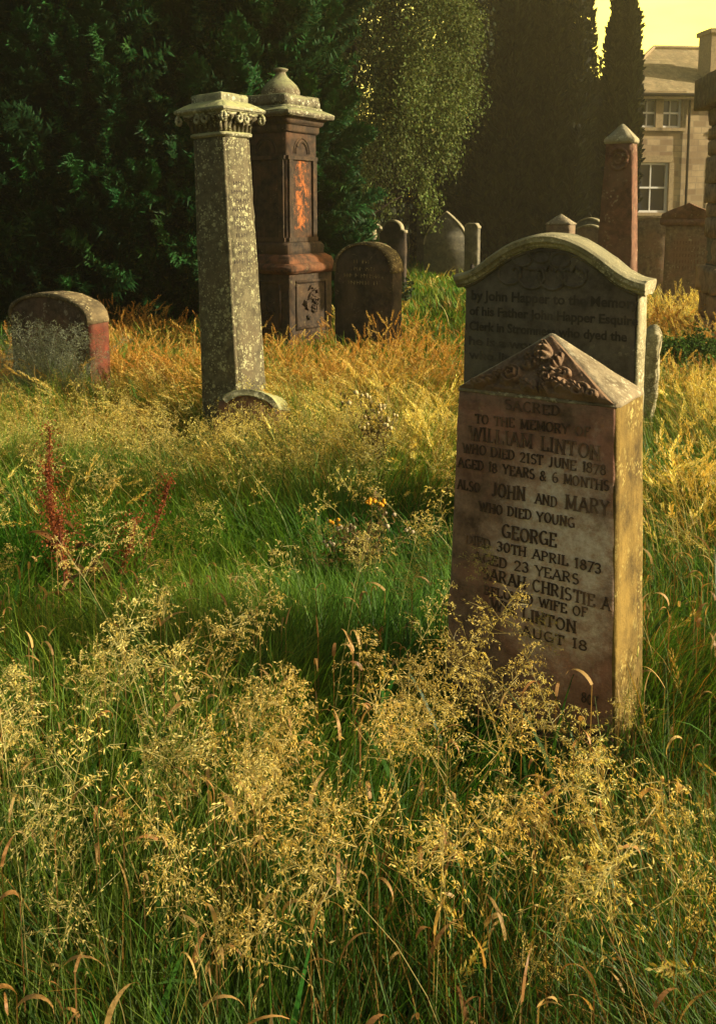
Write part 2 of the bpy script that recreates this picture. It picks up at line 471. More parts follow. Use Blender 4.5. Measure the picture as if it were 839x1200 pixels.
GL = {
    'A': (.78, [[(.04, 0), (.39, 1)], [(.39, 1), (.74, 0)], [(.17, .34), (.61, .34)]]),
    'B': (.66, [[(.12, 0), (.12, 1)], [(.12, 1), (.34, 1)] + _arc(.34, .76, .22, .24, 90, -90) + [(.12, .52)], [(.12, .52), (.36, .52)] + _arc(.36, .26, .25, .26, 90, -90) + [(.12, 0)]]),
    'C': (.72, [_arc(.40, .5, .32, .5, 48, 312, 15)]),
    'D': (.74, [[(.12, 0), (.12, 1)], [(.12, 1), (.30, 1)] + _arc(.30, .5, .37, .5, 90, -90, 13) + [(.12, 0)]]),
    'E': (.62, [[(.12, 0), (.12, 1)], [(.12, 1), (.56, 1)], [(.12, .52), (.46, .52)], [(.12, 0), (.58, 0)], [(.56, 1), (.56, .82)], [(.58, 0), (.58, .2)]]),
    'F': (.60, [[(.12, 0), (.12, 1)], [(.12, 1), (.56, 1)], [(.12, .52), (.46, .52)], [(.56, 1), (.56, .82)]]),
    'G': (.76, [_arc(.40, .5, .32, .5, 48, 330, 15), [(.68, .05), (.68, .42)], [(.48, .42), (.74, .42)]]),
    'H': (.76, [[(.12, 0), (.12, 1)], [(.64, 0), (.64, 1)], [(.12, .52), (.64, .52)]]),
    'I': (.30, [[(.15, 0), (.15, 1)]]),
    'J': (.46, [[(.30, 1), (.30, .2)] + _arc(.16, .2, .14, .22, 0, -140, 7)]),
    'K': (.72, [[(.12, 0), (.12, 1)], [(.62, 1), (.14, .42)], [(.30, .62), (.66, 0)]]),
    'L': (.60, [[(.12, 0), (.12, 1)], [(.12, 0), (.55, 0)], [(.55, 0), (.55, .22)]]),
    'M': (.92, [[(.12, 0), (.14, 1)], [(.14, 1), (.46, .1)], [(.46, .1), (.78, 1)], [(.78, 1), (.80, 0)]]),
    'N': (.78, [[(.12, 0), (.12, 1)], [(.12, 1), (.66, 0)], [(.66, 0), (.66, 1)]]),
    'O': (.78, [_arc(.39, .5, .32, .5, 0, 360, 19)]),
    'P': (.62, [[(.12, 0), (.12, 1)], [(.12, 1), (.34, 1)] + _arc(.34, .74, .24, .26, 90, -90) + [(.12, .48)]]),
    'Q': (.78, [_arc(.39, .5, .32, .5, 0, 360, 19), [(.45, .2), (.72, -.1)]]),
    'R': (.70, [[(.12, 0), (.12, 1)], [(.12, 1), (.34, 1)] + _arc(.34, .75, .23, .25, 90, -90) + [(.12, .5)], [(.34, .5), (.64, 0)]]),
    'S': (.62, [_arc(.31, .75, .22, .25, 40, 250, 10) + _arc(.31, .25, .24, .27, 80, -140, 11)]),
    'T': (.68, [[(.34, 0), (.34, 1)], [(.04, 1), (.64, 1)], [(.04, 1), (.04, .82)], [(.64, 1), (.64, .82)]]),
    'U': (.74, [[(.12, 1), (.12, .32)] + _arc(.37, .32, .25, .32, 180, 360, 9) + [(.62, 1)]]),
    'V': (.76, [[(.04, 1), (.38, 0)], [(.38, 0), (.72, 1)]]),
    'W': (1.04, [[(.04, 1), (.30, 0)], [(.30, 0), (.52, .9)], [(.52, .9), (.74, 0)], [(.74, 0), (1.0, 1)]]),
    'X': (.72, [[(.06, 1), (.66, 0)], [(.66, 1), (.06, 0)]]),
    'Y': (.74, [[(.05, 1), (.37, .46)], [(.69, 1), (.37, .46)], [(.37, .46), (.37, 0)]]),
    'Z': (.66, [[(.06, 1), (.60, 1)], [(.60, 1), (.06, 0)], [(.06, 0), (.62, 0)]]),
    '0': (.64, [_arc(.32, .5, .25, .5, 0, 360, 17)]),
    '1': (.36, [[(.2, 0), (.2, 1)], [(.2, 1), (.06, .84)]]),
    '2': (.62, [_arc(.30, .73, .23, .27, 165, -35, 9) + [(.06, 0)], [(.06, 0), (.58, 0)]]),
    '3': (.60, [_arc(.28, .76, .22, .24, 150, -90, 10), _arc(.28, .26, .25, .27, 90, -150, 10)]),
    '6': (.62, [_arc(.34, .55, .28, .45, 70, 190, 9) + [(.06, .3)], _arc(.32, .28, .26, .28, 0, 360, 15)]),
    '7': (.58, [[(.06, 1), (.56, 1)], [(.56, 1), (.2, 0)]]),
    '8': (.62, [_arc(.31, .76, .20, .24, 0, 360, 13), _arc(.31, .26, .25, .26, 0, 360, 15)]),
    '4': (.64, [[(.44, 0), (.44, 1)], [(.44, 1), (.05, .3)], [(.05, .3), (.6, .3)]]),
    '5': (.60, [[(.52, 1), (.14, 1)], [(.14, 1), (.11, .56)], _arc(.28, .31, .26, .31, 120, -150, 11)]),
    '9': (.62, [_arc(.31, .7, .25, .3, 0, 360, 15), [(.56, .7), (.5, .25), (.2, 0)]]),
    '&': (.76, [_arc(.32, .76, .17, .22, -60, 240, 10) + [(.68, 0)], [(.36, .54)] + _arc(.28, .25, .23, .26, 100, 330, 10) + [(.68, .46)]]),
}


def stroke_prism(bm, a, b, th, depth, lift):
    """a raised bar from a to b in the x-z plane, front towards -y"""
    d = Vector((b[0] - a[0], b[1] - a[1]))
    if d.length < 1e-6: return
    d.normalize(); n = Vector((-d.y, d.x)) * th / 2; e = d * th * 0.2
    P = [(a[0] - e.x + n.x, a[1] - e.y + n.y), (b[0] + e.x + n.x, b[1] + e.y + n.y),
         (b[0] + e.x - n.x, b[1] + e.y - n.y), (a[0] - e.x - n.x, a[1] - e.y - n.y)]
    y1 = -(depth + lift)
    c = ((a[0] + b[0]) / 2, (a[1] + b[1]) / 2)
    fr = [bm.verts.new((c[0] + (x - c[0]) * 0.97, y1, c[1] + (z - c[1]) * 0.97)) for x, z in P]
    bk = [bm.verts.new((x, 0.002, z)) for x, z in P]
    bm.faces.new(fr)
    for i in range(4): bm.faces.new((fr[i], bk[i], bk[(i + 1) % 4], fr[(i + 1) % 4]))


def text_line(bm, s, x0, x1, z0, z1, h0, h1, depth=0.003, weight=1.0, drop=0.0, rnd=None, serif=True):
    """capitals from (x0,z0) to (x1,z1), height h0 growing to h1"""
    rnd = rnd or random.Random(len(s))
    adv = sum((GL[c][0] if c in GL else .42) + .10 for c in s)
    k = 0.0
    for c in s:
        wdt = (GL[c][0] if c in GL else .42)
        f = k / adv
        X = x0 + (x1 - x0) * f; Z = z0 + (z1 - z0) * f; H = h0 + (h1 - h0) * f
        sx = (x1 - x0) / adv
        k += wdt + .10
        if c not in GL or rnd.random() < drop: continue
        jx, jz = rnd.uniform(-.035, .035) * H, rnd.uniform(-.05, .05) * H
        for pl in GL[c][1]:
            P = [(X + jx + u * sx, Z + jz + v * H) for u, v in pl]
            for a, b, ua, ub in zip(P[:-1], P[1:], pl[:-1], pl[1:]):
                dx, dz = abs(b[0] - a[0]), abs(b[1] - a[1])
                vert = dz / (dx + dz + 1e-9)
                th = (0.09 + 0.10 * vert) * H * weight
                stroke_prism(bm, a, b, th, depth, rnd.uniform(0.0001, 0.0009))
            if serif and len(pl) == 2 and abs(pl[0][1] - pl[1][1]) > 0.5:
                for (u, v), q in zip(pl, P):
                    if v in (0, 1):
                        stroke_prism(bm, (q[0] - .13 * sx, q[1]), (q[0] + .13 * sx, q[1]), 0.075 * H * weight, depth, rnd.uniform(0.0001, 0.0009))
# ------------------------------------------------------------------ monuments
RZ = R(-33)
FOOT = []       # (x, y, rz, half width, half depth) footprints kept clear of grass


def foot(x, y, rz, hw, hd): FOOT.append((x, y, rz, hw, hd))


def loc(px, d, sink=0.0):
    p = at_d(px, 300, d)
    return (p.x, d, gz(p.x, d) - sink)


# ---- 1. foreground stone -------------------------------------------------------
def main_stone():
    x, y = 0.571, 2.725
    t = empty('inscribed_gravestone', (x, y, 0), RZ)
    tag(t, 'brown red inscribed gravestone with four-sided pointed top and carved roses, nearest of all', 'gravestone')
    foot(x, y, RZ, .28, .15)
    e, z0, ze = .24, -.1, 1.128
    # die of the stone: the front and the right side carry different crusts, so the side is its own slab
    bm = bmesh.new()
    rings = []
    for i in range(9):
        z = z0 + (ze - z0) * i / 8; k = (ze - z) * .032
        rings.append([(-e - k, -.125 - k * .3, z), (e + k - .004, -.125 - k * .3, z), (e + k - .004, .125 + k * .3, z), (-e - k, .125 + k * .3, z)])
    bm_loft(bm, rings)
    weather(bm, .007, .03, .0022, 1.0)
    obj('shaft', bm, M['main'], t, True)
    bm = bmesh.new(); rings = []
    for i in range(9):
        z = z0 + (ze - z0) * i / 8; k = (ze - z) * .032
        rings.append([(e + k - .012, -.1225 - k * .3, z), (e + k + .001, -.1215 - k * .3, z), (e + k + .001, .1225 + k * .3, z), (e + k - .012, .1225 + k * .3, z)])
    bm_loft(bm, rings)
    weather(bm, .003, .03, .0018, 4.0)
    obj('side_face', bm, M['main_side'], t, True)
    # pointed cap
    bm = bmesh.new()
    ap = (0.004, 0.0, 1.302)
    b = .2425; d = .1275
    r0 = [bm.verts.new(p) for p in ((-b, -d, 1.118), (b, -d, 1.118), (b, d, 1.118), (-b, d, 1.118))]
    r1 = [bm.verts.new(p) for p in ((-b, -d, 1.132), (b, -d, 1.132), (b, d, 1.132), (-b, d, 1.132))]
    a = bm.verts.new(ap)
    for i in range(4):
        j = (i + 1) % 4
        bm.faces.new((r0[i], r0[j], r1[j], r1[i])); bm.faces.new((r1[i], r1[j], a))
    bm.faces.new(list(reversed(r0)))
    weather(bm, .004, .02, .0022, 7.0)
    obj('pointed_cap', bm, M['main_cap'], t, True)
    # carving on the front slope: a height field over the triangle
    NX, NY = 190, 120
    P0 = np.array([-.236, -.134, 1.136]); P1 = np.array([.236, -.134, 1.136]); PA = np.array([.004, -.008, 1.298])
    up = PA - (P0 + P1) / 2; ex = P1 - P0; nrm = np.cross(ex, up); nrm /= np.linalg.norm(nrm)
    W, H = np.linalg.norm(ex), np.linalg.norm(up)
    U, Vv = np.meshgrid(np.linspace(0, 1, NX), np.linspace(0, 1, NY))
    X = (U - .5) * (1 - Vv) * W; Y = Vv * H
    h = np.zeros_like(X)

    def leaf(cx, cy, a, L, w, amp=.016):
        c, s_ = math.cos(a), math.sin(a)
        u = ((X - cx) * c + (Y - cy) * s_) / L; v = (-(X - cx) * s_ + (Y - cy) * c) / w
        u0 = np.clip(u, 0, 1); prof = np.sin(np.pi * u0 ** .8)
        q = np.abs(v) / np.maximum(prof, .05)
        g = amp * np.sqrt(np.clip(1 - q ** 2, 0, 1)) * (1 - .45 * np.exp(-(v / .12) ** 2)) * (1 + .22 * np.sin(u * 22 + np.abs(v) * 4)) * (u > 0) * (u < 1)
        return g

    def rose(cx, cy, r, amp=.022):
        dx, dy = X - cx, Y - cy; rr = np.hypot(dx, dy) / r; th = np.arctan2(dy, dx)
        sp = .5 + .5 * np.cos(rr * 15 - th + .6 * np.sin(5 * th))
        g = amp * np.clip(1.1 - rr ** 2, 0, 1) ** .45 * (.45 + .55 * sp)
        return np.where(rr < 1.05 + .08 * np.sin(5 * th), g, 0)

    def scroll(cx, cy, r, w=.007, a0=0., turns=1.1, amp=.012):
        g = np.zeros_like(X)
        for k in np.linspace(0, turns, 40):
            rr = r * (1 - .6 * k / turns); a = a0 + k * 2 * math.pi
            px_, py_ = cx + rr * math.cos(a), cy + rr * math.sin(a)
            g = np.maximum(g, amp * np.sqrt(np.clip(1 - ((X - px_) ** 2 + (Y - py_) ** 2) / w ** 2, 0, 1)))
        return g
    parts = [rose(-.078, .050, .034), leaf(-.115, .035, R(195), .085, .016), leaf(-.10, .062, R(215), .05, .012),
             leaf(-.045, .035, R(-25), .07, .02), leaf(-.05, .075, R(35), .07, .018), leaf(.0, .10, R(95), .075, .03, .02),
             leaf(.03, .085, R(60), .06, .02), leaf(-.03, .10, R(130), .035, .015), leaf(.0, .06, R(10), .08, .024, .018),
             leaf(.05, .05, R(-30), .075, .022, .018), leaf(.06, .035, R(-8), .08, .016), leaf(.02, .03, R(-50), .04, .014),
             rose(.035, .045, .022), scroll(.135, .022, .026), scroll(-.01, .022, .018), scroll(.075, .07, .018),
             scroll(.17, .014, .014), scroll(-.17, .014, .016), leaf(.10, .05, R(-35), .07, .012), leaf(-.01, .135, R(88), .04, .012)]
    for p in parts: h = np.maximum(h, p)
    h = h * 1.5
    h += .0015 * np.sin(X * 310 + 1) * np.sin(Y * 270)
    edge = np.clip(np.minimum.reduce([Y / .008, (1 - Vv) * 14, np.minimum(U, 1 - U) * (1 - Vv) * W / .010]), 0, 1)
    h = h * edge + .0035 - .011 * (1 - edge)
    Pn = (P0 + P1)[None, None] / 2 + X[..., None] * ex / W + Y[..., None] * up / H
    Pn = Pn + nrm * (h[..., None] + .0015)
    idx = np.arange(NX * NY).reshape(NY, NX)
    Q = np.stack([idx[:-1, :-1], idx[:-1, 1:], idx[1:, 1:], idx[1:, :-1]], -1).reshape(-1, 4)
    np_obj('carved_roses', Pn.reshape(-1, 3), Q, M['carve'], t, None, True)
    # inscription
    rnd = random.Random(5)
    LN = [('SACRED', -0.089, 0.083, 1.083, 1.081, 0.028), ('TO THE MEMORY OF', -0.182, 0.171, 1.030, 1.034, 0.027),
          ('WILLIAM LINTON', -0.201, 0.205, 0.979, 0.972, 0.040), ('WHO DIED 21ST JUNE 1878', -0.222, 0.221, 0.936, 0.931, 0.028),
          ('AGED 18 YEARS & 6 MONTHS', -0.236, 0.232, 0.888, 0.889, 0.028), ('ALSO', -0.236, -0.161, 0.819, 0.819, 0.029),
          ('JOHN', -0.122, -0.014, 0.818, 0.818, 0.039), ('AND', 0.013, 0.083, 0.818, 0.817, 0.029),
          ('MARY', 0.106, 0.236, 0.819, 0.818, 0.040), ('WHO DIED YOUNG', -0.163, 0.137, 0.763, 0.767, 0.028),
          ('GEORGE', -0.087, 0.086, 0.696, 0.699, 0.039), ('DIED 30TH APRIL 1873', -0.208, 0.218, 0.654, 0.649, 0.028),
          ('AGED 23 YEARS', -0.178, 0.155, 0.604, 0.604, 0.029), ('SARAH CHRISTIE A', -0.148, 0.25, 0.556, 0.548, 0.035),
          ('BELOVED WIFE OF', -0.142, 0.182, 0.508, 0.512, 0.027), ('WM LINTON', -0.118, 0.151, 0.464, 0.456, 0.034),
          ('AUGT 18', -0.018, 0.185, 0.412, 0.413, 0.028), ('807', 0.17, 0.22, 0.259, 0.259, 0.028),
          ('TON N', 0.178, 0.258, 0.163, 0.162, 0.028), ('OF THE', 0.194, 0.259, 0.126, 0.127, 0.026)]
    for s_, xa, xb, za, zb, hh in LN:
        bm = bmesh.new(); text_line(bm, s_, xa, xb, za, zb, hh, hh, .0030, .76, 0.0, rnd)
        for v in bm.verts:      # follow the slight batter and wear of the face
            k = (ze - v.co.z) * .032
            n = mnoise.noise(v.co * 30)
            v.co.y += -.1262 - k * .3 + (.0016 * n if v.co.y < 0 else 0)
            v.co.x += .0012 * mnoise.noise(v.co * 90)
        obj('inscription_line', bm, M['letters'], t)


main_stone()


# ---- 2. curved-top stone behind it ---------------------------------------------
def curvy_path(hw, zt, zd, n=40, side=.05):
    """ogee: flat tips, concave shoulder, domed middle"""
    P = []
    for i in range(n + 1):
        u = -1 + 2 * i / n; a = abs(u)
        if a > .62: f = ((1 - a) / .38) ** 1.75 * .42
        else: f = .42 + .58 * (1 - (a / .62) ** 1.9)
        P.append((u * hw, zt + (zd - zt) * f))
    # soften
    for _ in range(3):
        P = [P[0]] + [(b[0], (a[1] + 2 * b[1] + c[1]) / 4) for a, b, c in zip(P[:-2], P[1:-1], P[2:])] + [P[-1]]
    return P


def curly_stone():
    x, y = 1.02, 4.62
    t = empty('curved_top_gravestone', (x, y, 0), RZ)
    tag(t, 'wide grey gravestone with swept curved top moulding and worn scrollwork, behind the nearest stone', 'gravestone')
    foot(x, y, RZ, .5, .1)
    cx = -.062
    path = [(px_ + cx, z) for px_, z in curvy_path(.497, 1.318, 1.535)]
    body = [(cx - .46, -.1), (cx + .46, -.1)] + [(px_, z - .035) for px_, z in reversed(path) if abs(px_ - cx) <= .462]
    bm = outline_solid(body, .12)
    weather(bm, .006, .035, .002, 2.0)
    obj('slab', bm, M['grey'], t, True)
    # narrow lichened right edge, standing 2 mm proud
    bm = bmesh.new(); bm_box(bm, (cx + .4565, .002, .60), (.012, .124, 1.36))
    weather(bm, .004, .03, .003, 12.0); obj('edge_face', bm, M['grey_edge'], t, True)
    bm = bmesh.new()
    sect = [(-.052, -.062), (-.040, -.082), (-.024, -.088), (-.018, -.100), (.004, -.106), (.016, -.085), (.022, -.02), (.022, .06), (.010, .08), (-.02, .08), (-.05, .06)]
    sweep(bm, path, sect)
    weather(bm, .003, .025, .0022, 5.0)
    obj('top_moulding', bm, M['grey_edge'], t, True)
    # inner bead that follows the moulding
    bm = bmesh.new(); sweep(bm, [(a, b - .062) for a, b in path if abs(a - cx) < .455], [(-.006, -.0615), (0, -.068), (.007, -.0675), (.009, -.0615), (.004, -.055)])
    obj('bead', bm, M['grey'], t, True)
    # worn strapwork of linked rings
    bm = bmesh.new()
    rings = [(-.03, 1.44, .042, .03), (-.13, 1.425, .05, .035), (.07, 1.425, .05, .035), (-.20, 1.345, .062, .05), (-.08, 1.335, .068, .058), (.03, 1.335, .068, .058), (.14, 1.345, .062, .05)]
    for k, (a, b, rx, rz_) in enumerate(rings):
        n = 30
        o0, o1 = (10, 350) if k < 3 else (150, 420)
        pts = [(cx + a + rx * math.cos(R(o0 + (o1 - o0) * i / n)), -.061, b + rz_ * math.sin(R(o0 + (o1 - o0) * i / n))) for i in range(n + 1)]
        tube(bm, pts, .009, .009, 6)
    for k in range(9):
        a = cx - .18 + k * .045
        tube(bm, [(a, -.062, 1.365), (a + .012, -.062, 1.385 + .01 * math.sin(k * 2)), (a + .03, -.061, 1.37)], .008, .008, 5)
    obj('scrollwork', bm, M['grey'], t, True)
    # worn black-letter lines: lower-case drawn with the built-in face
    rows = [('by John Happer to the Memory', -.46, .41, 1.205, .052), ('of his Father John Happer Esquire', -.47, .41, 1.125, .048),
            ('Clerk in Stromness who dyed the', -.47, .36, 1.045, .048), ('he is a worthy', -.47, .0, .968, .046), ('who lies', -.47, -.2, .895, .046)]
    vs, fs, n0 = [], [], 0
    for s_, xa, xb, z, hh in rows:
        cu = bpy.data.curves.new('line', 'FONT'); cu.body = s_; cu.size = hh * 1.35; cu.extrude = .002; cu.offset = .0016; cu.resolution_u = 3
        o = bpy.data.objects.new('line', cu); COL.objects.link(o)
        dg = bpy.context.evaluated_depsgraph_get(); me = o.evaluated_get(dg).to_mesh()
        co = [v.co.copy() for v in me.vertices]
        w0, w1 = min(c.x for c in co), max(c.x for c in co)
        for c in co:
            X = cx + xa - cx * 0 + (c.x - w0) / (w1 - w0) * (xb - xa) + .05
            vs.append((X, -.0612 - c.z, z + c.y))
        for p in me.polygons: fs.append(list(p.vertices))
        o.evaluated_get(dg).to_mesh_clear(); bpy.data.objects.remove(o); bpy.data.curves.remove(cu)
        me = bpy.data.meshes.new('inscription_line'); me.from_pydata(vs, [], fs); me.materials.append(M['grey_letters'])
        link(bpy.data.objects.new('inscription_line', me), t); vs, fs = [], []


curly_stone()


# ---- 3. lichened pillar with scroll capital -----------------------------------
def pillar():
    d = 6.8
    p = at_d(274, 300, d)
    t = empty('lichened_pillar', (p.x, d, gz(p.x, d) - .05), RZ, 0, 0)
    t.rotation_euler = (R(0.4), R(-2.2), RZ)
    tag(t, 'tall leaning grey green pillar monument mottled with pale lichen, scroll capital and flat cap', 'monument')
    foot(p.x, d, RZ, .24, .24)
    bm = bmesh.new(); rings = []
    for i in range(25):
        z = -.1 + i * (2.21 + .1) / 24; h = .178 - .030 * max(0, z) / 2.2
        rings.append(sq(h, h, z, .035))
    bm_loft(bm, rings); weather(bm, .004, .05, .0035, 3.0)
    obj('shaft', bm, M['pillar'], t, True)
    # raised corner beads down the edges
    bm = bmesh.new()
    for sx, sy in ((-1, -1), (1, -1), (1, 1), (-1, 1)):
        pts = []
        for i in range(40):
            z = .05 + i * 2.14 / 39; h = .178 - .030 * z / 2.2 - .006
            pts.append((sx * (h - .012), sy * (h - .012) , z))
        tube(bm, pts, .017, .015, 6)
    for v in bm.verts: v.co += Vector((1, 1, 0)) * .004 * mnoise.noise(v.co * 22)
    obj('corner_bead', bm, M['pillar'], t, True)
    bm = bmesh.new()
    bm_loft(bm, [sq(.155, .155, 2.20, .03), sq(.170, .170, 2.208, .03), sq(.172, .172, 2.226, .03), sq(.156, .156, 2.236, .03)])
    weather(bm, .003, .05, .002, 2.2); obj('collar', bm, M['pillar_cap'], t, True)
    # flaring bell of the capital with acanthus flutes
    bm = bmesh.new()
    bm_loft(bm, [sq(.150, .150, 2.236, .03), sq(.153, .153, 2.28, .03), sq(.168, .168, 2.32, .03), sq(.196, .196, 2.355, .02)])
    weather(bm, .002, .04, .002, 2.9); obj('capital', bm, M['pillar'], t, True)
    bm = bmesh.new()
    for f in range(4):
        c, s_ = math.cos(f * math.pi / 2), math.sin(f * math.pi / 2)
        for k in range(7):
            u = -.135 + .045 * k
            pts = [(u * .98, -.152, 2.240), (u, -.158, 2.285), (u * 1.08, -.176, 2.325), (u * 1.15, -.20, 2.345)]
            pts = [(a * c - b * s_, a * s_ + b * c, z) for a, b, z in pts]
            tube(bm, pts, .013, .017, 6)
    obj('capital_leaves', bm, M['pillar'], t, True)
    # volutes: corner pair and middle of each face
    for f in range(4):
        c, s_ = math.cos(f * math.pi / 2), math.sin(f * math.pi / 2)
        bm = bmesh.new()
        for u, dr in ((-.205, -1), (-.04, 1), (.04, -1), (.205, 1)):
            pts = []
            for i in range(22):
                a = i / 21 * 2.2 * math.pi; r = .034 * (1 - .62 * i / 21)
                pts.append((u + dr * r * math.sin(a) * .9, -.208 - .004 * (i % 2), 2.325 + r * math.cos(a)))
            pts = [(a * c - b * s_, a * s_ + b * c, z) for a, b, z in pts]
            tube(bm, pts, .013, .009, 6)
        for u0, u1 in ((-.165, -.07), (-.02, .02), (.07, .165)):
            pts = [(u0, -.203, 2.362), ((u0 + u1) / 2, -.2, 2.352), (u1, -.203, 2.362)]
            pts = [(a * c - b * s_, a * s_ + b * c, z) for a, b, z in pts]
            tube(bm, pts, .011, .011, 6)
        obj('volute_band', bm, M['pillar_cap'], t, True)
    bm = bmesh.new()
    bm_loft(bm, [sq(.205, .205, 2.364), sq(.232, .232, 2.372), sq(.240, .240, 2.392), sq(.228, .228, 2.402), sq(.150, .150, 2.452), sq(.148, .148, 2.500), sq(.138, .138, 2.508)])
    weather(bm, .005, .05, .004, 6.0); obj('cap', bm, M['pillar_cap'], t, True)
    bm = bmesh.new(); rnd = random.Random(3)      # worn lines of lettering on the right face
    for r_ in range(11):
        z = 1.86 - r_ * .062
        n = rnd.randint(4, 8); u = -n * .0135
        for k in range(n):
            a = u + k * .027
            stroke_prism(bm, (a, z), (a, z + .026), .006, .002, .0003)
            if rnd.random() < .6: stroke_prism(bm, (a, z + rnd.choice((0, .013, .026))), (a + .016, z + .013), .005, .002, .0008)
    for v in bm.verts:
        h = .178 - .030 * v.co.z / 2.2
        v.co = Vector((h + .0005 - v.co.y, v.co.x, v.co.z))
    obj('worn_lettering', bm, M['grey_letters'], t)


pillar()


def fallen_block():
    p = at_d(294, 300, 6.42)
    t = empty('fallen_tablet', (p.x, p.y, gz(p.x, p.y) + .16), R(-12), R(-14), R(8))
    tag(t, 'small broken arched tablet with white lichen rosettes lying against the foot of the lichened pillar', 'stone fragment')
    foot(p.x, p.y, R(-8), .22, .12)
    pts = [(-.24, -.12), (.22, -.12), (.22, .10)] + [(.22 * math.cos(R(a)) * .98, .10 + .12 * math.sin(R(a))) for a in range(10, 171, 10)] + [(-.24, .12)]
    bm = outline_solid(pts, .26); weather(bm, .01, .04, .006, 3.3)
    obj('block', bm, M['red'], t, True)
    bm = bmesh.new()
    sweep(bm, [(-.20, .13)] + [(-.20 * math.cos(R(a)), .11 + .115 * math.sin(R(a))) for a in range(20, 161, 10)] + [(.20, .13)],
          [(-.03, -.15), (.012, -.15), (.016, .12), (-.03, .12)])
    weather(bm, .004, .03, .004, 5.5); obj('arched_rim', bm, M['pillar_cap'], t, True)


fallen_block()


# ---- 4. tall square tomb with bottle finial -------------------------------------
def tomb():
    d = 11.3
    p = at_d(331, 300, d)
    t = empty('square_tomb_monument', (p.x, d, gz(p.x, d) - .05), RZ)
    tag(t, 'tall square soot-dark monument with bottle-shaped finial and flaking orange patch on its side', 'monument')
    foot(p.x, d, RZ, .55, .55)
    def lay(name, rs, mat, bev=.006, cut=.09, am=.004):
        bm = bmesh.new(); bm_loft(bm, [sq(h, h, z) for h, z in rs]); weather(bm, bev, cut, am, rs[0][1])
        return obj(name, bm, M[mat], t, True)
    lay('base_course', [(.52, -.1), (.52, .14), (.47, .20)], 'tomb_trim')
    lay('plinth', [(.43, .19), (.43, .98)], 'tomb_dark')
    lay('plinth_moulding', [(.44, .97), (.50, 1.00), (.52, 1.04), (.50, 1.08), (.45, 1.10), (.43, 1.16), (.37, 1.20)], 'tomb_trim')
    lay('lower_band', [(.36, 1.19), (.36, 1.30), (.335, 1.34)], 'tomb_dark')
    lay('shaft', [(.305, 1.33), (.298, 2.62)], 'tomb')
    # panelled faces: pilaster strips at the corners, arched frames
    bm = bmesh.new()
    for f in range(4):
        c, s_ = math.cos(f * math.pi / 2), math.sin(f * math.pi / 2)
        b2 = bmesh.new()
        for u in (-.235, .235):
            bm_box(b2, (u, -.312, 1.84), (.075, .032, .92))
        bm_box(b2, (0, -.311, 1.37), (.58, .036, .05)); bm_box(b2, (0, -.311, 2.325), (.58, .036, .045))
        tube(b2, [(.115 * math.cos(R(a)), -.302, 2.38 + .14 * math.sin(R(a))) for a in range(0, 181, 12)], .017, .017, 6)
        tube(b2, [(.155 * math.cos(R(a)), -.302, 2.38 + .18 * math.sin(R(a))) for a in range(0, 181, 12)], .010, .010, 6)
        bmesh.ops.rotate(b2, verts=b2.verts, cent=(0, 0, 0), matrix=Matrix.Rotation(f * math.pi / 2, 3, 'Z'))
        me = bpy.data.meshes.new('x'); b2.to_mesh(me); b2.free()
        o = bpy.data.objects.new('panel_frame', me); me.materials.append(M['tomb_dark']); me.name = 'panel_frame'; link(o, t)
        # recessed plinth panel with relief
        b3 = bmesh.new()
        for (cx_, cz_, w_, h_) in ((0, .88, .62, .035), (0, .33, .62, .035), (-.295, .605, .035, .52), (.295, .605, .035, .52)):
            bm_box(b3, (cx_, -.436, cz_), (w_, .02 + .002 * (w_ > .1), h_))
        rnd = random.Random(f)
        for k in range(16):
            a = rnd.uniform(0, 6.28); rr = rnd.uniform(.03, .18)
            q = (rr * math.cos(a), -.432, .605 + rr * math.sin(a) * 1.1)
            tube(b3, [q, (q[0] + .05 * math.cos(a + 1), -.452, q[2] + .05 * math.sin(a + 1)), (q[0] + .09 * math.cos(a + 2), -.434, q[2] + .08 * math.sin(a + 2))], .02, .008, 6)
        bmesh.ops.rotate(b3, verts=b3.verts, cent=(0, 0, 0), matrix=Matrix.Rotation(f * math.pi / 2, 3, 'Z'))
        obj('carved_panel', b3, M['tomb_dark'], t, True)
    bm.free()
    lay('entablature', [(.31, 2.61), (.325, 2.64), (.325, 2.70), (.36, 2.72), (.37, 2.76), (.41, 2.79)], 'tomb_dark')
    lay('cornice', [(.42, 2.785), (.455, 2.80), (.46, 2.845), (.43, 2.865), (.36, 2.90), (.345, 2.925)], 'tomb_cap', .006, .07, .007)
    lay('top_block', [(.335, 2.92), (.335, 3.04), (.32, 3.05)], 'tomb_cap', .008, .06, .009)
    # lathe finial
    prof = [(.22, 3.045), (.23, 3.08), (.225, 3.13), (.19, 3.19), (.135, 3.24), (.085, 3.28), (.062, 3.32), (.058, 3.345), (.085, 3.355), (.088, 3.375), (.06, 3.385)]
    bm = bmesh.new()
    bm_loft(bm, [[(r * math.cos(a * math.pi / 12), r * math.sin(a * math.pi / 12), z) for a in range(24)] for r, z in prof])
    for v in bm.verts: v.co += v.co.normalized() * .006 * mnoise.noise(v.co * 9)
    obj('bottle_finial', bm, M['tomb_cap'], t, True)


tomb()


# ---- generic headstones -----------------------------------------------------------
def arch(hw, zs, zt, n=14):
    return [(hw * math.cos(R(a)), zs + (zt - zs) * math.sin(R(a))) for a in np.linspace(0, 180, n)]


def gothic(hw, zs, zt, n=10):
    r = [(hw * (1 - (i / n) ** 1.7), zs + (zt - zs) * (i / n) ** .92) for i in range(n + 1)]
    return r + [(-x, z) for x, z in reversed(r[:-1])]


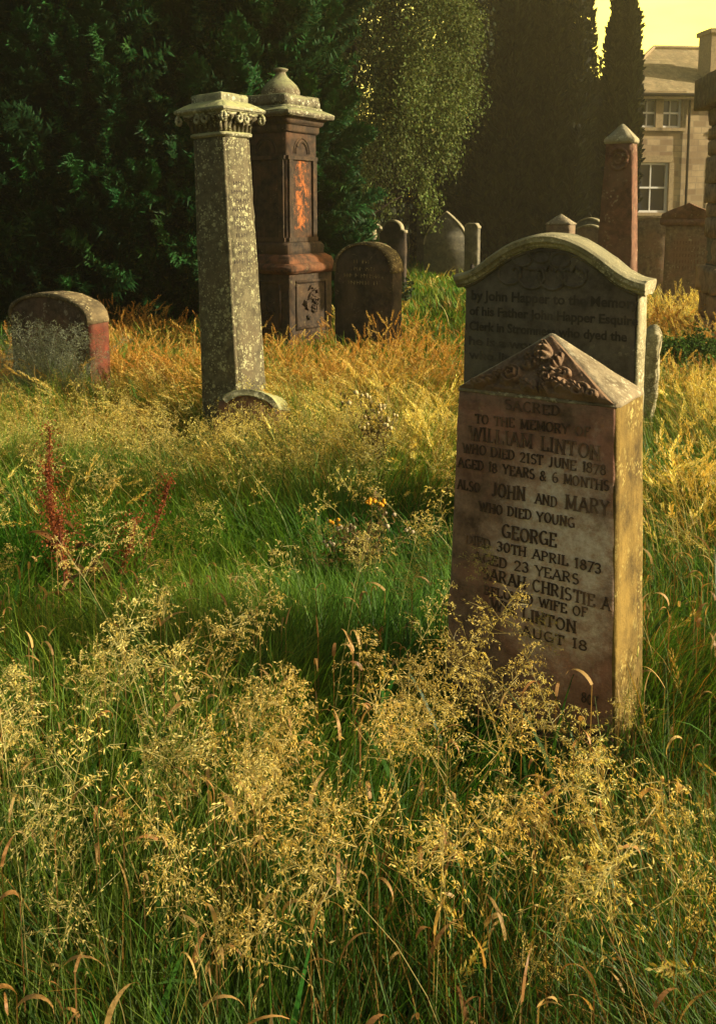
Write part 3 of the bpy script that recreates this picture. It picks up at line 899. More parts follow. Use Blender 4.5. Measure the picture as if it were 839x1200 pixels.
def shoulder(hw, zs, zt):
    return [(hw, zs), (hw * .82, zs + .01)] + [(hw * .74 * math.cos(R(a)), zs + .02 + (zt - zs - .02) * math.sin(R(a))) for a in np.linspace(0, 180, 13)] + [(-hw * .82, zs + .01), (-hw, zs)]


def headstone(name, label, px, d, w, h, th, top, mat, edge=None, rz=RZ, lean=(0, 0), rim=True, lines=0, group=None, lmat='grey_letters', zs=None, side=None):
    x, y, z = loc(px, d, .02)
    t = empty(name, (x, y, z), rz); t.rotation_euler = (R(lean[0]), R(lean[1]), rz)
    tag(t, label, 'gravestone', group); foot(x, y, rz, w / 2 + .03, th / 2 + .03)
    hw = w / 2
    zs = zs if zs is not None else h - hw * .8
    prof = {'arch': arch, 'gothic': gothic, 'shoulder': shoulder}[top](hw, zs, h) if top in ('arch', 'gothic', 'shoulder') else top
    pts = [(-hw, -.15), (hw, -.15)] + list(prof)
    bm = outline_solid(pts, th); weather(bm, .008, .07, .004, px * .01)
    obj('slab', bm, M[mat], t, True)
    if rim:
        bm = bmesh.new(); path = list(reversed(prof))
        path = [(path[0][0], path[0][1] - .04)] + path + [(path[-1][0], path[-1][1] - .04)]
        sweep(bm, path, [(-.022, -th / 2 - .010), (.004, -th / 2 - .012), (.012, 0), (.004, th / 2 + .006), (-.02, th / 2 + .006)])
        weather(bm, .0, .05, .003, px * .02); obj('rim', bm, M[edge or mat], t, True)
    if side:
        bm = bmesh.new(); bm_box(bm, (hw - .002, 0, (zs - .15) / 2), (.012, th + .004, zs + .15 - .04))
        weather(bm, .003, .06, .003, 3); obj('side_face', bm, M[side], t, True)
    if lines:
        rnd = random.Random(int(px))
        for r_ in range(lines):
            bm = bmesh.new(); zz = h - .22 - r_ * .075; n = rnd.randint(9, 15) if r_ else 6; s_ = w * .78 / 16
            for k in range(n):
                a = -n * s_ / 2 + k * s_
                if rnd.random() < .12: continue
                stroke_prism(bm, (a, zz), (a, zz + .036), .010, .003, .0004)
                if rnd.random() < .7: stroke_prism(bm, (a, zz + rnd.choice((0, .018, .036))), (a + s_ * .6, zz + .02), .008, .003, .001)
            for v in bm.verts: v.co.y -= th / 2 + .001
            obj('worn_lettering', bm, M[lmat], t)
    return t


headstone('round_top_gravestone', 'low wide brown gravestone with rounded top and bare red side, leftmost in the photo', 67, 8.0, 1.02, 1.05, .21, 'arch', 'brown', 'black_edge', lines=0, zs=.86, side='red_side', lean=(1, 0))
headstone('blackened_gravestone', 'blackened arched gravestone with sloping shoulders and faint lettering, right of the square tomb', 431, 10.0, .74, 1.33, .20, 'arch', 'black', 'black_edge', lines=4, zs=1.06, lmat='black_edge')
headstone('black_gravestone', 'thin jet black gravestone with curved shouldered top, behind the blackened arched one', 460.5, 18, .56, 1.50, .10, 'shoulder', 'black', 'far_edge', zs=1.30)
headstone('pointed_gravestone', 'large grey gothic-pointed gravestone with pale lit edge in the far grass', 523, 24, 1.18, 1.76, .16, 'gothic', 'far_stone', 'far_edge', zs=.95, rz=R(-22))
headstone('arched_gravestone', 'small dark arched gravestone with a pale rim, just left of the jet black one', 430, 20, .42, 1.38, .12, 'arch', 'far_stone', 'far_edge', zs=1.15)
headstone('peaked_gravestone', 'small grey peaked gravestone partly hidden behind the dark arched one', 440, 22, .42, 1.48, .12, 'gothic', 'far_stone', 'far_edge', zs=1.3)
headstone('flat_top_gravestone', 'tall dull grey slab with nearly flat top in the darkest shade under the trees', 471, 28, .46, 1.93, .12, [(.23, 1.86), (.12, 1.93), (-.12, 1.93), (-.23, 1.86)], 'far_stone', 'far_stone')
headstone('square_top_gravestone', 'short dark gravestone with narrow coping right beside the gothic-pointed one', 553, 23, .36, 1.42, .16, [(.18, 1.34), (.12, 1.42), (-.12, 1.42), (-.18, 1.34)], 'far_stone', 'far_edge')
headstone('shaded_gravestone', 'square-shouldered dim gravestone left of the gothic-pointed one in deep shade', 497, 29, .5, 1.7, .12, [(.25, 1.62), (0, 1.7), (-.25, 1.62)], 'far_stone', 'far_stone')
headstone('double_arched_gravestone', 'grey gravestone with stepped double-arched top beside the red obelisk', 690, 13.5, .55, 1.50, .14, 'arch', 'far_pale', 'far_edge', zs=1.28)
headstone('hooded_gravestone', 'grey round-headed gravestone peeping over the double-arched one left of the red obelisk', 690, 16.5, .52, 1.62, .14, 'arch', 'far_stone', 'far_edge', zs=1.42)
headstone('reddish_gravestone', 'dark reddish gravestone with low curved top between red obelisk and pedimented stone', 764, 17, .62, 1.56, .2, 'arch', 'far_pale', 'far_pale', zs=1.48)


def pyramid_marker():
    x, y, z = loc(656, 12)
    t = empty('pyramid_top_gravestone', (x, y, z), RZ)
    tag(t, 'small buff gravestone with plain pyramid top rising behind the curved moulding', 'gravestone')
    foot(x, y, RZ, .2, .15)
    bm = bmesh.new(); bm_loft(bm, [sq(.17, .12, -.1), sq(.155, .11, 1.46)]); weather(bm, .006, .06, .003, 1); obj('shaft', bm, M['far_pale'], t, True)
    bm = bmesh.new(); bm_loft(bm, [sq(.165, .12, 1.455), sq(.165, .12, 1.475), sq(.004, .003, 1.60)]); weather(bm, .0, .05, .002, 1); obj('pointed_cap', bm, M['main_cap'], t, True)


pyramid_marker()


def obelisk():
    x, y, z = loc(721, 9.5)
    t = empty('red_obelisk', (x, y, z - .03), RZ); t.rotation_euler = (0, R(.6), RZ)
    tag(t, 'tall tapering red sandstone obelisk with pointed pale cap and carved wreath near the top', 'monument')
    foot(x, y, RZ, .25, .2)
    bm = bmesh.new(); rings = []
    for i in range(16):
        z_ = -.1 + i * 2.52 / 15; k = 1 - max(0, z_) / 2.42 * .44
        rings.append(sq(.235 * k, .12 * (.4 + .6 * k), z_))
    bm_loft(bm, rings); weather(bm, .006, .07, .004, 2); obj('shaft', bm, M['red'], t, True)
    bm = bmesh.new(); bm_loft(bm, [sq(.142, .095, 2.40), sq(.150, .102, 2.425), sq(.146, .10, 2.45), sq(.01, .01, 2.60)]); weather(bm, .003, .05, .004, 2); obj('pointed_cap', bm, M['far_edge'], t, True)
    bm = bmesh.new()
    tube(bm, [(.092 * math.cos(R(a)), -.092, 2.25 + .105 * math.sin(R(a))) for a in range(0, 361, 15)], .018, .018, 6)
    tube(bm, [(.045 * math.cos(R(a)), -.092, 2.25 + .05 * math.sin(R(a))) for a in range(0, 361, 20)], .012, .012, 6)
    for k in range(12): tube(bm, [(.07 * math.cos(k * .523), -.09, 2.25 + .08 * math.sin(k * .523)), (.11 * math.cos(k * .523 + .2), -.11, 2.25 + .12 * math.sin(k * .523 + .2))], .012, .006, 5)
    obj('carved_wreath', bm, M['red'], t, True)


obelisk()


def pedimented():
    x, y, z = loc(805, 15)
    t = empty('pedimented_gravestone', (x, y, z - .03), R(-22))
    tag(t, 'broad pinkish gravestone with low triangular pediment near the rough stone pier', 'gravestone')
    foot(x, y, R(-22), .5, .25)
    bm = bmesh.new(); bm_loft(bm, [sq(.36, .16, -.1), sq(.34, .15, 1.52)]); weather(bm, .01, .08, .005, 2); obj('slab', bm, M['far_pale'], t, True)
    bm = bmesh.new(); bm_loft(bm, [sq(.40, .20, 1.50), sq(.43, .22, 1.53), sq(.43, .22, 1.58), sq(.40, .2, 1.60)]); weather(bm, .004, .08, .004, 2); obj('cornice', bm, M['red'], t, True)
    bm = outline_solid([(-.42, 1.60), (.42, 1.60), (.41, 1.68), (0, 1.86), (-.41, 1.68)], .40); weather(bm, .006, .07, .004, 2); obj('pediment', bm, M['red'], t, True)
    bm = bmesh.new(); rnd = random.Random(2)
    for r_ in range(5):
        for k in range(9):
            a = -.2 + k * .045; stroke_prism(bm, (a, 1.2 - r_ * .1), (a + .004, 1.25 - r_ * .1), .012, .003, .0005)
    for v in bm.verts: v.co.y -= .158
    obj('worn_lettering', bm, M['red'], t)


pedimented()


def low_pedestal():
    x, y, z = loc(563, 7.4)
    t = empty('low_square_pedestal', (x, y, z), RZ)
    tag(t, 'low grey pedestal topped by crumbling dark carved leaves, left behind the curved moulding', 'pedestal')
    foot(x, y, RZ, .2, .15)
    bm = bmesh.new(); bm_loft(bm, [sq(.085, .07, -.1), sq(.08, .065, 1.08), sq(.095, .08, 1.10), sq(.095, .08, 1.13), sq(.07, .06, 1.15)]); weather(bm, .005, .05, .004, 3); obj('block', bm, M['grey'], t, True)
    bm = bmesh.new(); rnd = random.Random(8)
    for k in range(11):
        a = rnd.uniform(-.07, .07); b = rnd.uniform(-.05, .05)
        tube(bm, [(a, b, 1.14), (a + rnd.uniform(-.03, .03), b, 1.17), (a + rnd.uniform(-.06, .06), b, 1.19 + rnd.uniform(0, .05))], .026, .012, 6)
    for v in bm.verts: v.co += Vector((1, 1, 1)) * .01 * mnoise.noise(v.co * 25)
    obj('carved_leaves', bm, M['black'], t, True)


low_pedestal()


def small_post():
    x, y, z = loc(757, 6.6)
    t = empty('broken_stone_stub', (x, y, z), R(-20)); t.rotation_euler = (R(4), R(5), R(-20))
    tag(t, 'broken lichen-crusted stub of stone in the grass right of the curved-top gravestone', 'stone fragment')
    foot(x, y, 0, .12, .12)
    bm = bmesh.new(); bm_loft(bm, [sq(.075, .07, -.1), sq(.07, .06, .5), sq(.055, .05, .72), sq(.06, .03, .82), sq(.02, .02, .88)])
    weather(bm, .006, .03, .018, 5, 7); obj('stub', bm, M['grey_edge'], t, True)


small_post()


def pier():
    d = 11.0
    x0 = at_d(838, 200, d).x
    t = empty('rough_stone_pier', (x0 + .62, d, 0), R(-6))
    tag(t, 'tall rough rubble stone pier with plain cap slab at the right edge of the photo', 'wall')
    foot(x0 + .62, d, 0, .7, .5)
    rnd = random.Random(4)
    bm = bmesh.new(); z = -.1; k = 0
    while z < 2.86:
        h = rnd.uniform(.16, .34)
        if z + h > 2.9: h = 2.9 - z
        xs = -.60 + (-.06 if z < .95 else 0)
        a = xs + rnd.uniform(-.03, .03)
        while a < .6:
            w = rnd.uniform(.3, .6)
            if a + w > .5: w = .62 - a
            b2 = bmesh.new(); bm_box(b2, (a + w / 2, 0, z + h / 2), (w - .014, .8 + rnd.uniform(-.04, .04), h - .014))
            weather(b2, .014, .07, .016, k * 1.3, 5); me = bpy.data.meshes.new('t'); b2.to_mesh(me); b2.free(); bm.from_mesh(me); bpy.data.meshes.remove(me)
            a += w; k += 1
        z += h
    obj('rubble_shaft', bm, M['rubble'], t, True)
    bm = bmesh.new(); bm_box(bm, (0, 0, 1.38), (1.14, .74, 2.96)); obj('mortar_core', bm, M['far_stone'], t)
    bm = bmesh.new(); bm_box(bm, (0, 0, 3.08), (1.5, 1.1, .37)); weather(bm, .012, .1, .006, 3); obj('cap_slab', bm, M['far_pale'], t, True)


pier()
# ------------------------------------------------------------------ house, wall, ground
def ashlar(name, c1, c2, mortar, bw=.46, bh=.21, seed=0):
    t = NT(name); v = t.coord('Object', loc=(seed, 0, 0)); tc = t.n('ShaderNodeTexCoord')
    x, y, z = t.sep(tc.outputs['Object']); cb = t.n('ShaderNodeCombineXYZ'); t.l(t.math('ADD', x, y), cb.inputs[0]); t.l(z, cb.inputs[1])
    wv = t.n('ShaderNodeVectorMath'); wv.operation = 'ADD'
    nz = t.n('ShaderNodeTexNoise'); nz.inputs['Scale'].default_value = 1.1; t.l(v, nz.inputs['Vector'])
    sc = t.n('ShaderNodeVectorMath'); sc.operation = 'SCALE'; sc.inputs['Scale'].default_value = .05; t.l(nz.outputs['Color'], sc.inputs[0])
    t.l(cb.outputs[0], wv.inputs[0]); t.l(sc.outputs[0], wv.inputs[1])
    b = t.n('ShaderNodeTexBrick'); b.inputs['Scale'].default_value = 1; b.inputs['Brick Width'].default_value = bw; b.inputs['Row Height'].default_value = bh
    b.inputs['Mortar Size'].default_value = .016; b.inputs['Mortar Smooth'].default_value = .3; b.offset = .45; b.squash = .6; b.squash_frequency = 3
    b.inputs['Color1'].default_value = (*c1, 1); b.inputs['Color2'].default_value = (*c2, 1); b.inputs['Mortar'].default_value = (*mortar, 1); b.inputs['Bias'].default_value = -.1
    t.l(wv.outputs[0], b.inputs['Vector'])
    c = t.mix(t.ramp(t.noise(v, .7, 5, .7), .46, .66), b.outputs['Color'], t.mix(.6, b.outputs['Color'], (.20, .13, .08), 'MIX'))
    c = t.mix(.45, c, t.mix(t.noise(v, 9, 6, .8), (.3,) * 3, (.9,) * 3), 'OVERLAY')
    nb = t.bump(b.outputs['Fac'], -.6, .02); nb = t.bump(t.noise(v, 18, 6, .8), .5, .015, nb)
    t.bsdf(c, .93, nb, .15); return t.m


M['ashlar'] = ashlar('squared_rubble_wall', (.50, .38, .22), (.22, .15, .085), (.34, .27, .17))
M['harl'] = stone_mat('stained_slates', (.30, .23, .12), (.15, .12, .065), (.38, .28, .15), lichen=(.38, .32, .18), lich=.5, lsc=5, seed=41)
M['dressing'] = stone_mat('dressed_window_stone', (.40, .31, .17), (.2, .15, .09), (.34, .25, .14), lichen=(.4, .35, .2), lich=.2, lsc=9, seed=43)
M['wallmat'] = ashlar('dark_boundary_stone', (.10, .085, .06), (.06, .05, .035), (.05, .045, .035), .5, .24, 3)


def house():
    D = 32.0
    def X(px): return at_d(px, 200, D).x
    def Z(py): return at_d(780, py, D).z
    x0, x1 = X(712), X(712) + 11.0
    t = empty('stone_house', (x0, D, 0), R(7))
    tag(t, 'two-storey buff rubble stone house with white sash windows beyond the graveyard', 'house')
    ox = x0
    ze = Z(112)
    wins = [(X(746), X(771), Z(149), Z(113) - .02, 2, 2), (X(774), X(800), Z(149), Z(113) - .02, 2, 2), (X(745), X(787), Z(249), Z(190), 2, 2),
            (X(846), X(872), Z(149), Z(113) - .02, 2, 2), (X(840), X(882), Z(249), Z(190), 2, 2)]
    # front wall built as strips round the openings
    xs = sorted(set([0, x1 - ox] + [round(w[0] - ox, 3) for w in wins] + [round(w[1] - ox, 3) for w in wins]))
    bm = bmesh.new()
    zsets = [-.3, Z(249), Z(190), Z(149), Z(113) - .02, ze + .06]
    for i in range(len(xs) - 1):
        for j in range(len(zsets) - 1):
            cx, cz = (xs[i] + xs[i + 1]) / 2, (zsets[j] + zsets[j + 1]) / 2
            if any(w[0] - ox < cx < w[1] - ox and w[2] < cz < w[3] for w in wins): continue
            bm.faces.new([bm.verts.new(p) for p in ((xs[i], 0, zsets[j]), (xs[i + 1], 0, zsets[j]), (xs[i + 1], 0, zsets[j + 1]), (xs[i], 0, zsets[j + 1]))])
    for a in wins:   # reveals
        l, r, b, u = a[0] - ox, a[1] - ox, a[2], a[3]
        for P in (((l, 0, b), (l, .28, b), (l, .28, u), (l, 0, u)), ((r, 0, b), (r, .28, b), (r, .28, u), (r, 0, u)), ((l, 0, b), (r, 0, b), (r, .28, b), (l, .28, b)), ((l, 0, u), (r, 0, u), (r, .28, u), (l, .28, u))):
            bm.faces.new([bm.verts.new(p) for p in P])
    bmesh.ops.remove_doubles(bm, verts=bm.verts, dist=1e-4)
    W = x1 - ox
    for P in (((0, 0, -.3), (0, 7, -.3), (0, 7, ze + .06), (0, 0, ze + .06)), ((W, 0, -.3), (W, 7, -.3), (W, 7, ze + .06), (W, 0, ze + .06)), ((0, 7, -.3), (W, 7, -.3), (W, 7, ze + .06), (0, 7, ze + .06))):
        bm.faces.new([bm.verts.new(p) for p in P])
    obj('wall', bm, M['ashlar'], t)
    for a in wins:
        l, r, b, u, nx, nz = a[0] - ox, a[1] - ox, a[2], a[3], a[4], a[5]
        bm = bmesh.new(); y = .12; fw = .075
        bm_box(bm, ((l + r) / 2, y, b + fw / 2), (r - l, .1, fw)); bm_box(bm, ((l + r) / 2, y, u - fw / 2), (r - l, .1, fw))
        for q in (l + fw / 2, r - fw / 2): bm_box(bm, (q, y, (b + u) / 2), (fw, .098, u - b - 2 * fw))
        bm_box(bm, ((l + r) / 2, y - .02, (b + u) / 2), (r - l - 2 * fw, .06, .06))
        bm_box(bm, ((l + r) / 2, y + .005, (b + u) / 2), (.035, .05, u - b - 2 * fw))
        w = obj('window', bm, M['white_paint'], t)
        bm = bmesh.new(); bm_box(bm, ((l + r) / 2, y + .05, (b + u) / 2), (r - l - .02, .012, u - b - .02)); obj('pane', bm, M['glass'], w)
        bm = bmesh.new(); bm_box(bm, ((l + r) / 2, -.03, b - .055), (r - l + .24, .16, .11)); bm_box(bm, ((l + r) / 2, .0, u + .12), (r - l + .26, .05, .23))
        for q in (l - .09, r + .09): bm_box(bm, (q, .0, (b + u) / 2), (.17, .044, u - b - .02))
        obj('window_surround', bm, M['dressing'], w)
    bm = bmesh.new(); rp = at_d(783, 55, D + 3.4); zr = rp.z - .55; rl = rp.x - ox; el = X(703) - ox   # hipped roof
    P = [(el, -.25, ze), (W + .2, -.25, ze), (W + .2, 7.2, ze), (el, 7.2, ze), (rl, 3.4, zr + .55), (W - 1.2, 3.4, zr + .55)]
    v = [bm.verts.new(p) for p in P]
    for f in ((0, 1, 5, 4), (1, 2, 5), (2, 3, 4, 5), (3, 0, 4), (3, 2, 1, 0)): bm.faces.new([v[i] for i in f])
    obj('roof', bm, M['harl'], t)
    bm = bmesh.new()
    tube(bm, [(el, -.27, ze + .02), (rl, 3.4, zr + .60)], .07, .07, 6); tube(bm, [(rl, 3.4, zr + .60), (W - 1.2, 3.4, zr + .60)], .08, .08, 6)
    bm_box(bm, ((el + W) / 2, -.24, ze - .05), (W - el + .2, .16, .12)); obj('ridge_flashing', bm, M['dressing'], t)
    bm = bmesh.new(); tube(bm, [(X(808) - ox, -.09, -.2), (X(808) - ox, -.09, ze - .12)], .045, .045, 8); obj('downpipe', bm, M['bark'], t)
    bm = bmesh.new(); tube(bm, [(el + .1, -.34, ze + .02), (W + .2, -.34, ze + .02)], .06, .06, 8); obj('gutter', bm, M['bark'], t)
    xc = at_d(855, 60, D).x - ox
    bm = bmesh.new(); bm_box(bm, (xc + .55, 1.0, Z(75) ), (1.45, .9, Z(30) - Z(120))); bm_box(bm, (xc + .55, 1.0, Z(29)), (1.6, 1.05, .16)); weather(bm, .01, .3, .01, 1, 2)
    obj('chimney', bm, M['dressing'], t)


house()


def boundary():
    t = empty('boundary_wall', (-40, 37, 0)); tag(t, 'long dark stone boundary wall beneath the trees at the back', 'wall')
    bm = bmesh.new(); bm_box(bm, (26, 0, .85), (52, .5, 2.3)); obj('masonry', bm, M['wallmat'], t)
    bm = bmesh.new(); bm_box(bm, (26, 0, 2.08), (52.2, .66, .14)); obj('coping', bm, M['far_stone'], t)


boundary()


def terrain():
    xs = np.concatenate([np.linspace(-400, -40, 14)[:-1], np.linspace(-40, -8, 33)[:-1], np.linspace(-8, 8, 81)[:-1], np.linspace(8, 40, 33)[:-1], np.linspace(40, 400, 14)])
    ys = np.concatenate([np.linspace(-60, -2, 12)[:-1], np.linspace(-2, 14, 81)[:-1], np.linspace(14, 45, 32)[:-1], np.linspace(45, 900, 16)])
    X, Y = np.meshgrid(xs, ys); Z = ground(X, Y)
    V = np.stack([X, Y, Z], -1).reshape(-1, 3); idx = np.arange(len(V)).reshape(len(ys), len(xs))
    Q = np.stack([idx[:-1, :-1], idx[:-1, 1:], idx[1:, 1:], idx[1:, :-1]], -1).reshape(-1, 4)
    t = NT('meadow_soil'); v = t.coord('Object')
    c = t.mix(t.ramp(t.noise(v, 1.3, 6, .7), .4, .6), (.035, .045, .012), (.075, .055, .022))
    c = t.mix(t.noise(v, 22, 5, .8), c, (.02, .022, .008)); t.bsdf(c, .95, t.bump(t.noise(v, 15, 6, .8), .8, .05), .1)
    o = np_obj('ground', V, Q, t.m, None, None, True); tag(o, kind='structure')


terrain()
# ------------------------------------------------------------------ trees
def trunk_mesh(name, parent, h, r0, r1, seed, limbs=7, reach=1.2, z0=.8, mat='bark'):
    rnd = random.Random(seed); bm = bmesh.new()
    pts = [(.06 * math.sin(k * 1.3 + seed), .06 * math.cos(k * 1.7 + seed), -.15 + (h + .15) * k / 8) for k in range(9)]
    tube(bm, pts, r0, r1, 10)
    for i in range(limbs):
        z = z0 + (h * .9 - z0) * i / max(1, limbs - 1); a = rnd.uniform(0, 6.28); L = reach * rnd.uniform(.6, 1.1) * (1 - .4 * z / h)
        q = [(0, 0, z)]
        for k in range(1, 5): q.append((math.cos(a) * L * k / 4, math.sin(a) * L * k / 4, z + L * .12 * k + rnd.uniform(-.05, .05)))
        tube(bm, q, r0 * .32, .012, 6)
    return obj('trunk', bm, M[mat], parent, True)


def spray_template(seed, side=15, flat=.15):
    """one feathery cypress spray, 1 unit long along +Z, spread in x with a little depth"""
    r = np.random.default_rng(seed); s = Soup()
    def rib(p, d, L, w, c, bend=.3):
        p = np.asarray(p, float); d = d / np.linalg.norm(d)
        sd = np.cross(d, [0, 1, .2]); sd /= np.linalg.norm(sd) + 1e-9
        m = p + d * L * .5 + np.array([0, r.normal(0, .02), bend * L * .06]); e = p + d * L + np.array([0, r.normal(0, .04), bend * L * .25])
        V = [p - sd * w * .5, p + sd * w * .5, m - sd * w * .6, m + sd * w * .6, e - sd * w * .12, e + sd * w * .12]
        s.add(V, [[0, 1, 3, 2], [2, 3, 5, 4]], np.asarray(c) * r.uniform(.8, 1.2))
        return m, e
    cg = np.array([.55, .85, .5]); tipc = np.array([1.0, 1.5, .8])
    for i in range(side):
        f = i / side
        z = f * .92
        for sg in (-1, 1):
            L = .36 * (1 - f) ** .7 * r.uniform(.75, 1.15) + .05
            a = R(r.uniform(32, 50))
            d = np.array([sg * math.sin(a), r.normal(0, flat), math.cos(a)])
            m, e = rib([0, r.normal(0, .01), z], d, L, .034, cg + (tipc - cg) * f)
            for q in (.3, .5, .7, .88):
                for s2 in (-1, 1):
                    dd = np.array([d[0] + s2 * .55, d[1] + r.normal(0, .25), d[2] + (.25 if s2 * sg < 0 else -.2)])
                    p = np.array([0, 0, z]) + d / np.linalg.norm(d) * L * q
                    rib(p, dd, L * .38 * (1.2 - q) + .035, .024, cg + (tipc - cg) * (q * .6 + f * .4))
    rib([0, 0, .85], np.array([0, 0, 1.]), .18, .028, tipc)
    return np.concatenate(s.V), np.concatenate(s.Q), np.concatenate(s.C)


SPR = [spray_template(k) for k in range(4)]


def conifer(label, x, y, h, rad, n, seed, tone=(.014, .042, .015), size=(.35, 1.2), z0=.15, group=None):
    t = empty('cypress_tree', (x, y, gz(x, y)), 0); tag(t, label, 'tree', group)
    foot(x, y, 0, .4, .4)
    trunk_mesh('trunk', t, h * .9, .20, .03, seed, 9, rad * .8, .7)
    r = np.random.default_rng(seed); s = Soup()
    lump = [(r.uniform(0, 2 * math.pi), r.uniform(0, 1), r.uniform(.3, .6)) for _ in range(16)]
    for layer, (cnt, k) in enumerate(((n, 1.0), (n // 2, .72))):
        zf = r.uniform(0, 1, cnt) ** 1.15; a = r.uniform(0, 2 * math.pi, cnt)
        # more of the sprays face the open side
        a = np.where(r.uniform(0, 1, cnt) < .35, r.normal(-math.pi / 2, .9, cnt), a)
        R_ = rad * k * (1 - zf ** 1.7) ** .6 * (.8 + .2 * np.clip(zf / .12, 0, 1))
        for la, lz, lr in lump:
            R_ = R_ + .32 * k * np.exp(-((np.angle(np.exp(1j * (a - la)))) ** 2) / .12 - ((zf - lz) ** 2) / .006)
        R_ = R_ * r.uniform(.86, 1.05, cnt)
        P = np.stack([R_ * np.cos(a), R_ * np.sin(a), z0 + zf * (h - z0)], -1)
        up = .55 + .9 * zf + r.normal(0, .28, cnt)
        d = np.stack([np.cos(a), np.sin(a), up], -1) + r.normal(0, .22, (cnt, 3))
        sc = r.uniform(size[0], size[1], cnt) * (1.1 if layer else 1.0)
        roll = r.uniform(0, 2 * math.pi, cnt)
        Mx = rot_frames(d, roll, sc)
        base = np.array(tone); tint = base[None] * r.uniform(.6, 1.5, (cnt, 1)) * (1 + r.normal(0, .1, (cnt, 3)))
        warm = r.uniform(0, 1, cnt) < .08; tint[warm] *= np.array([1.7, 1.25, .9])
        pick = r.integers(0, len(SPR), cnt)
        for q in range(len(SPR)):
            m = pick == q
            if m.any(): s.add(*inst(*SPR[q], P[m] , Mx[m], tint[m]))
    s.build('crown', M['conifer'], t)


for i, (lab, x, y, h, rad, n) in enumerate([
    ('dark green feathery cypress filling the left edge behind the low brown gravestone', -6.3, 13.6, 8.6, 1.9, 900),
    ('tall dark cypress with upright feathery sprays, second from the left edge', -4.2, 14.6, 9.4, 1.8, 900),
    ('dark cypress directly behind the lichened pillar', -2.5, 14.8, 9.2, 1.55, 900),
    ('green cypress right behind the square tomb, its feathery tips showing on both sides', -1.75, 14.6, 8.8, 1.2, 850),
    ('outer cypress at the far left behind the others', -8.6, 15.5, 9.5, 2.1, 500)]):
    conifer(lab, x, y, h, rad, n, 100 + i, group='cypress trees behind the monuments')


def leafy(name, label, x, y, h, z0, rad, n, seed, tone, lsize=.075, cz=None, squash=1.0, clumps=60, droop=.3, trunk=True, group=None, off=0.0):
    """broad-leaved crown: clumps of small folded leaves on the outside of an uneven volume"""
    t = empty(name, (x, y, gz(x, y)), 0); tag(t, label, 'tree' if trunk else 'shrub', group); foot(x, y, 0, .3, .3)
    if trunk: trunk_mesh('trunk', t, h * .8, .17, .03, seed, 10, rad * .8, z0 * .8)
    r = np.random.default_rng(seed)
    if trunk: t.children[0].location.x = off
    cz = (z0 + h) / 2 if cz is None else cz
    u = r.normal(0, 1, (clumps, 3)); u /= np.linalg.norm(u, axis=1, keepdims=True)
    rr = r.uniform(.25, 1.0, clumps) ** .5
    C = u * rr[:, None] * np.array([rad, rad * squash, (h - z0) / 2]) + np.array([0, 0, cz])
    cr = r.uniform(.2, .55, clumps) * rad * .5
    k = r.integers(0, clumps, n)
    off = r.normal(0, 1, (n, 3)); off /= np.linalg.norm(off, axis=1, keepdims=True)
    P = C[k] + off * (cr[k] * r.uniform(.35, 1.05, n))[:, None]
    P[:, 2] -= droop * r.uniform(0, 1, n) ** 2
    ok = P[:, 2] > z0 * .7; P = P[ok]; k = k[ok]; m = len(P)
    # folded leaf: two quads
    TV = np.array([[0, 0, 0], [-.42, .1, .5], [0, 0, 1], [.42, .1, .5], [0, -.04, .5]], float)
    TV = np.array([[0, 0, 0], [-.36, .10, .35], [-.26, .08, .75], [0, 0, 1], [.26, .08, .75], [.36, .10, .35]], float)
    TQ = np.array([[0, 1, 2, 3], [0, 3, 4, 5]]); TC = np.ones((6, 3))
    d = r.normal(0, 1, (m, 3)); d[:, 2] -= (1.3 if trunk else .3); d += np.stack([P[:, 0], P[:, 1], P[:, 2] - cz], -1) / rad * .7
    ct = r.uniform(.65, 1.35, clumps)
    ct = ct ** 1.5
    tint = np.array(tone)[None] * ct[k][:, None] * r.uniform(.7, 1.35, (m, 1)) * (1 + r.normal(0, .08, (m, 3)))
    s = Soup(); s.add(*inst(TV, TQ, TC, P, rot_frames(d, r.uniform(0, 6.28, m), r.uniform(.6, 1.3, m) * lsize), tint))
    s.build('crown', M['leafage'], t)


leafy('broadleaf_tree', 'pale green broadleaf tree with drooping branches between cypress and dark yews', 0.62, 19.5, 8.2, 1.75, 2.1, 72000, 201, (.10, .13, .035), .058, clumps=170, droop=.8, off=-.75)
leafy('broadleaf_tree', 'darker broadleaf tree standing behind the cypress tops at upper left', -3.5, 20.5, 9.5, 2.0, 3.0, 16000, 203, (.035, .05, .02), .10, clumps=70)
leafy('broadleaf_tree', 'shaded broadleaf tree deep behind the drooping green one', 0.5, 25.5, 11.0, .3, 3.1, 40000, 204, (.025, .032, .014), .13, clumps=110)
leafy('broadleaf_tree', 'far broadleaf tree closing the gap behind the left cypresses', -9.0, 24, 11.0, .8, 4.0, 14000, 205, (.02, .03, .014), .13, clumps=80)


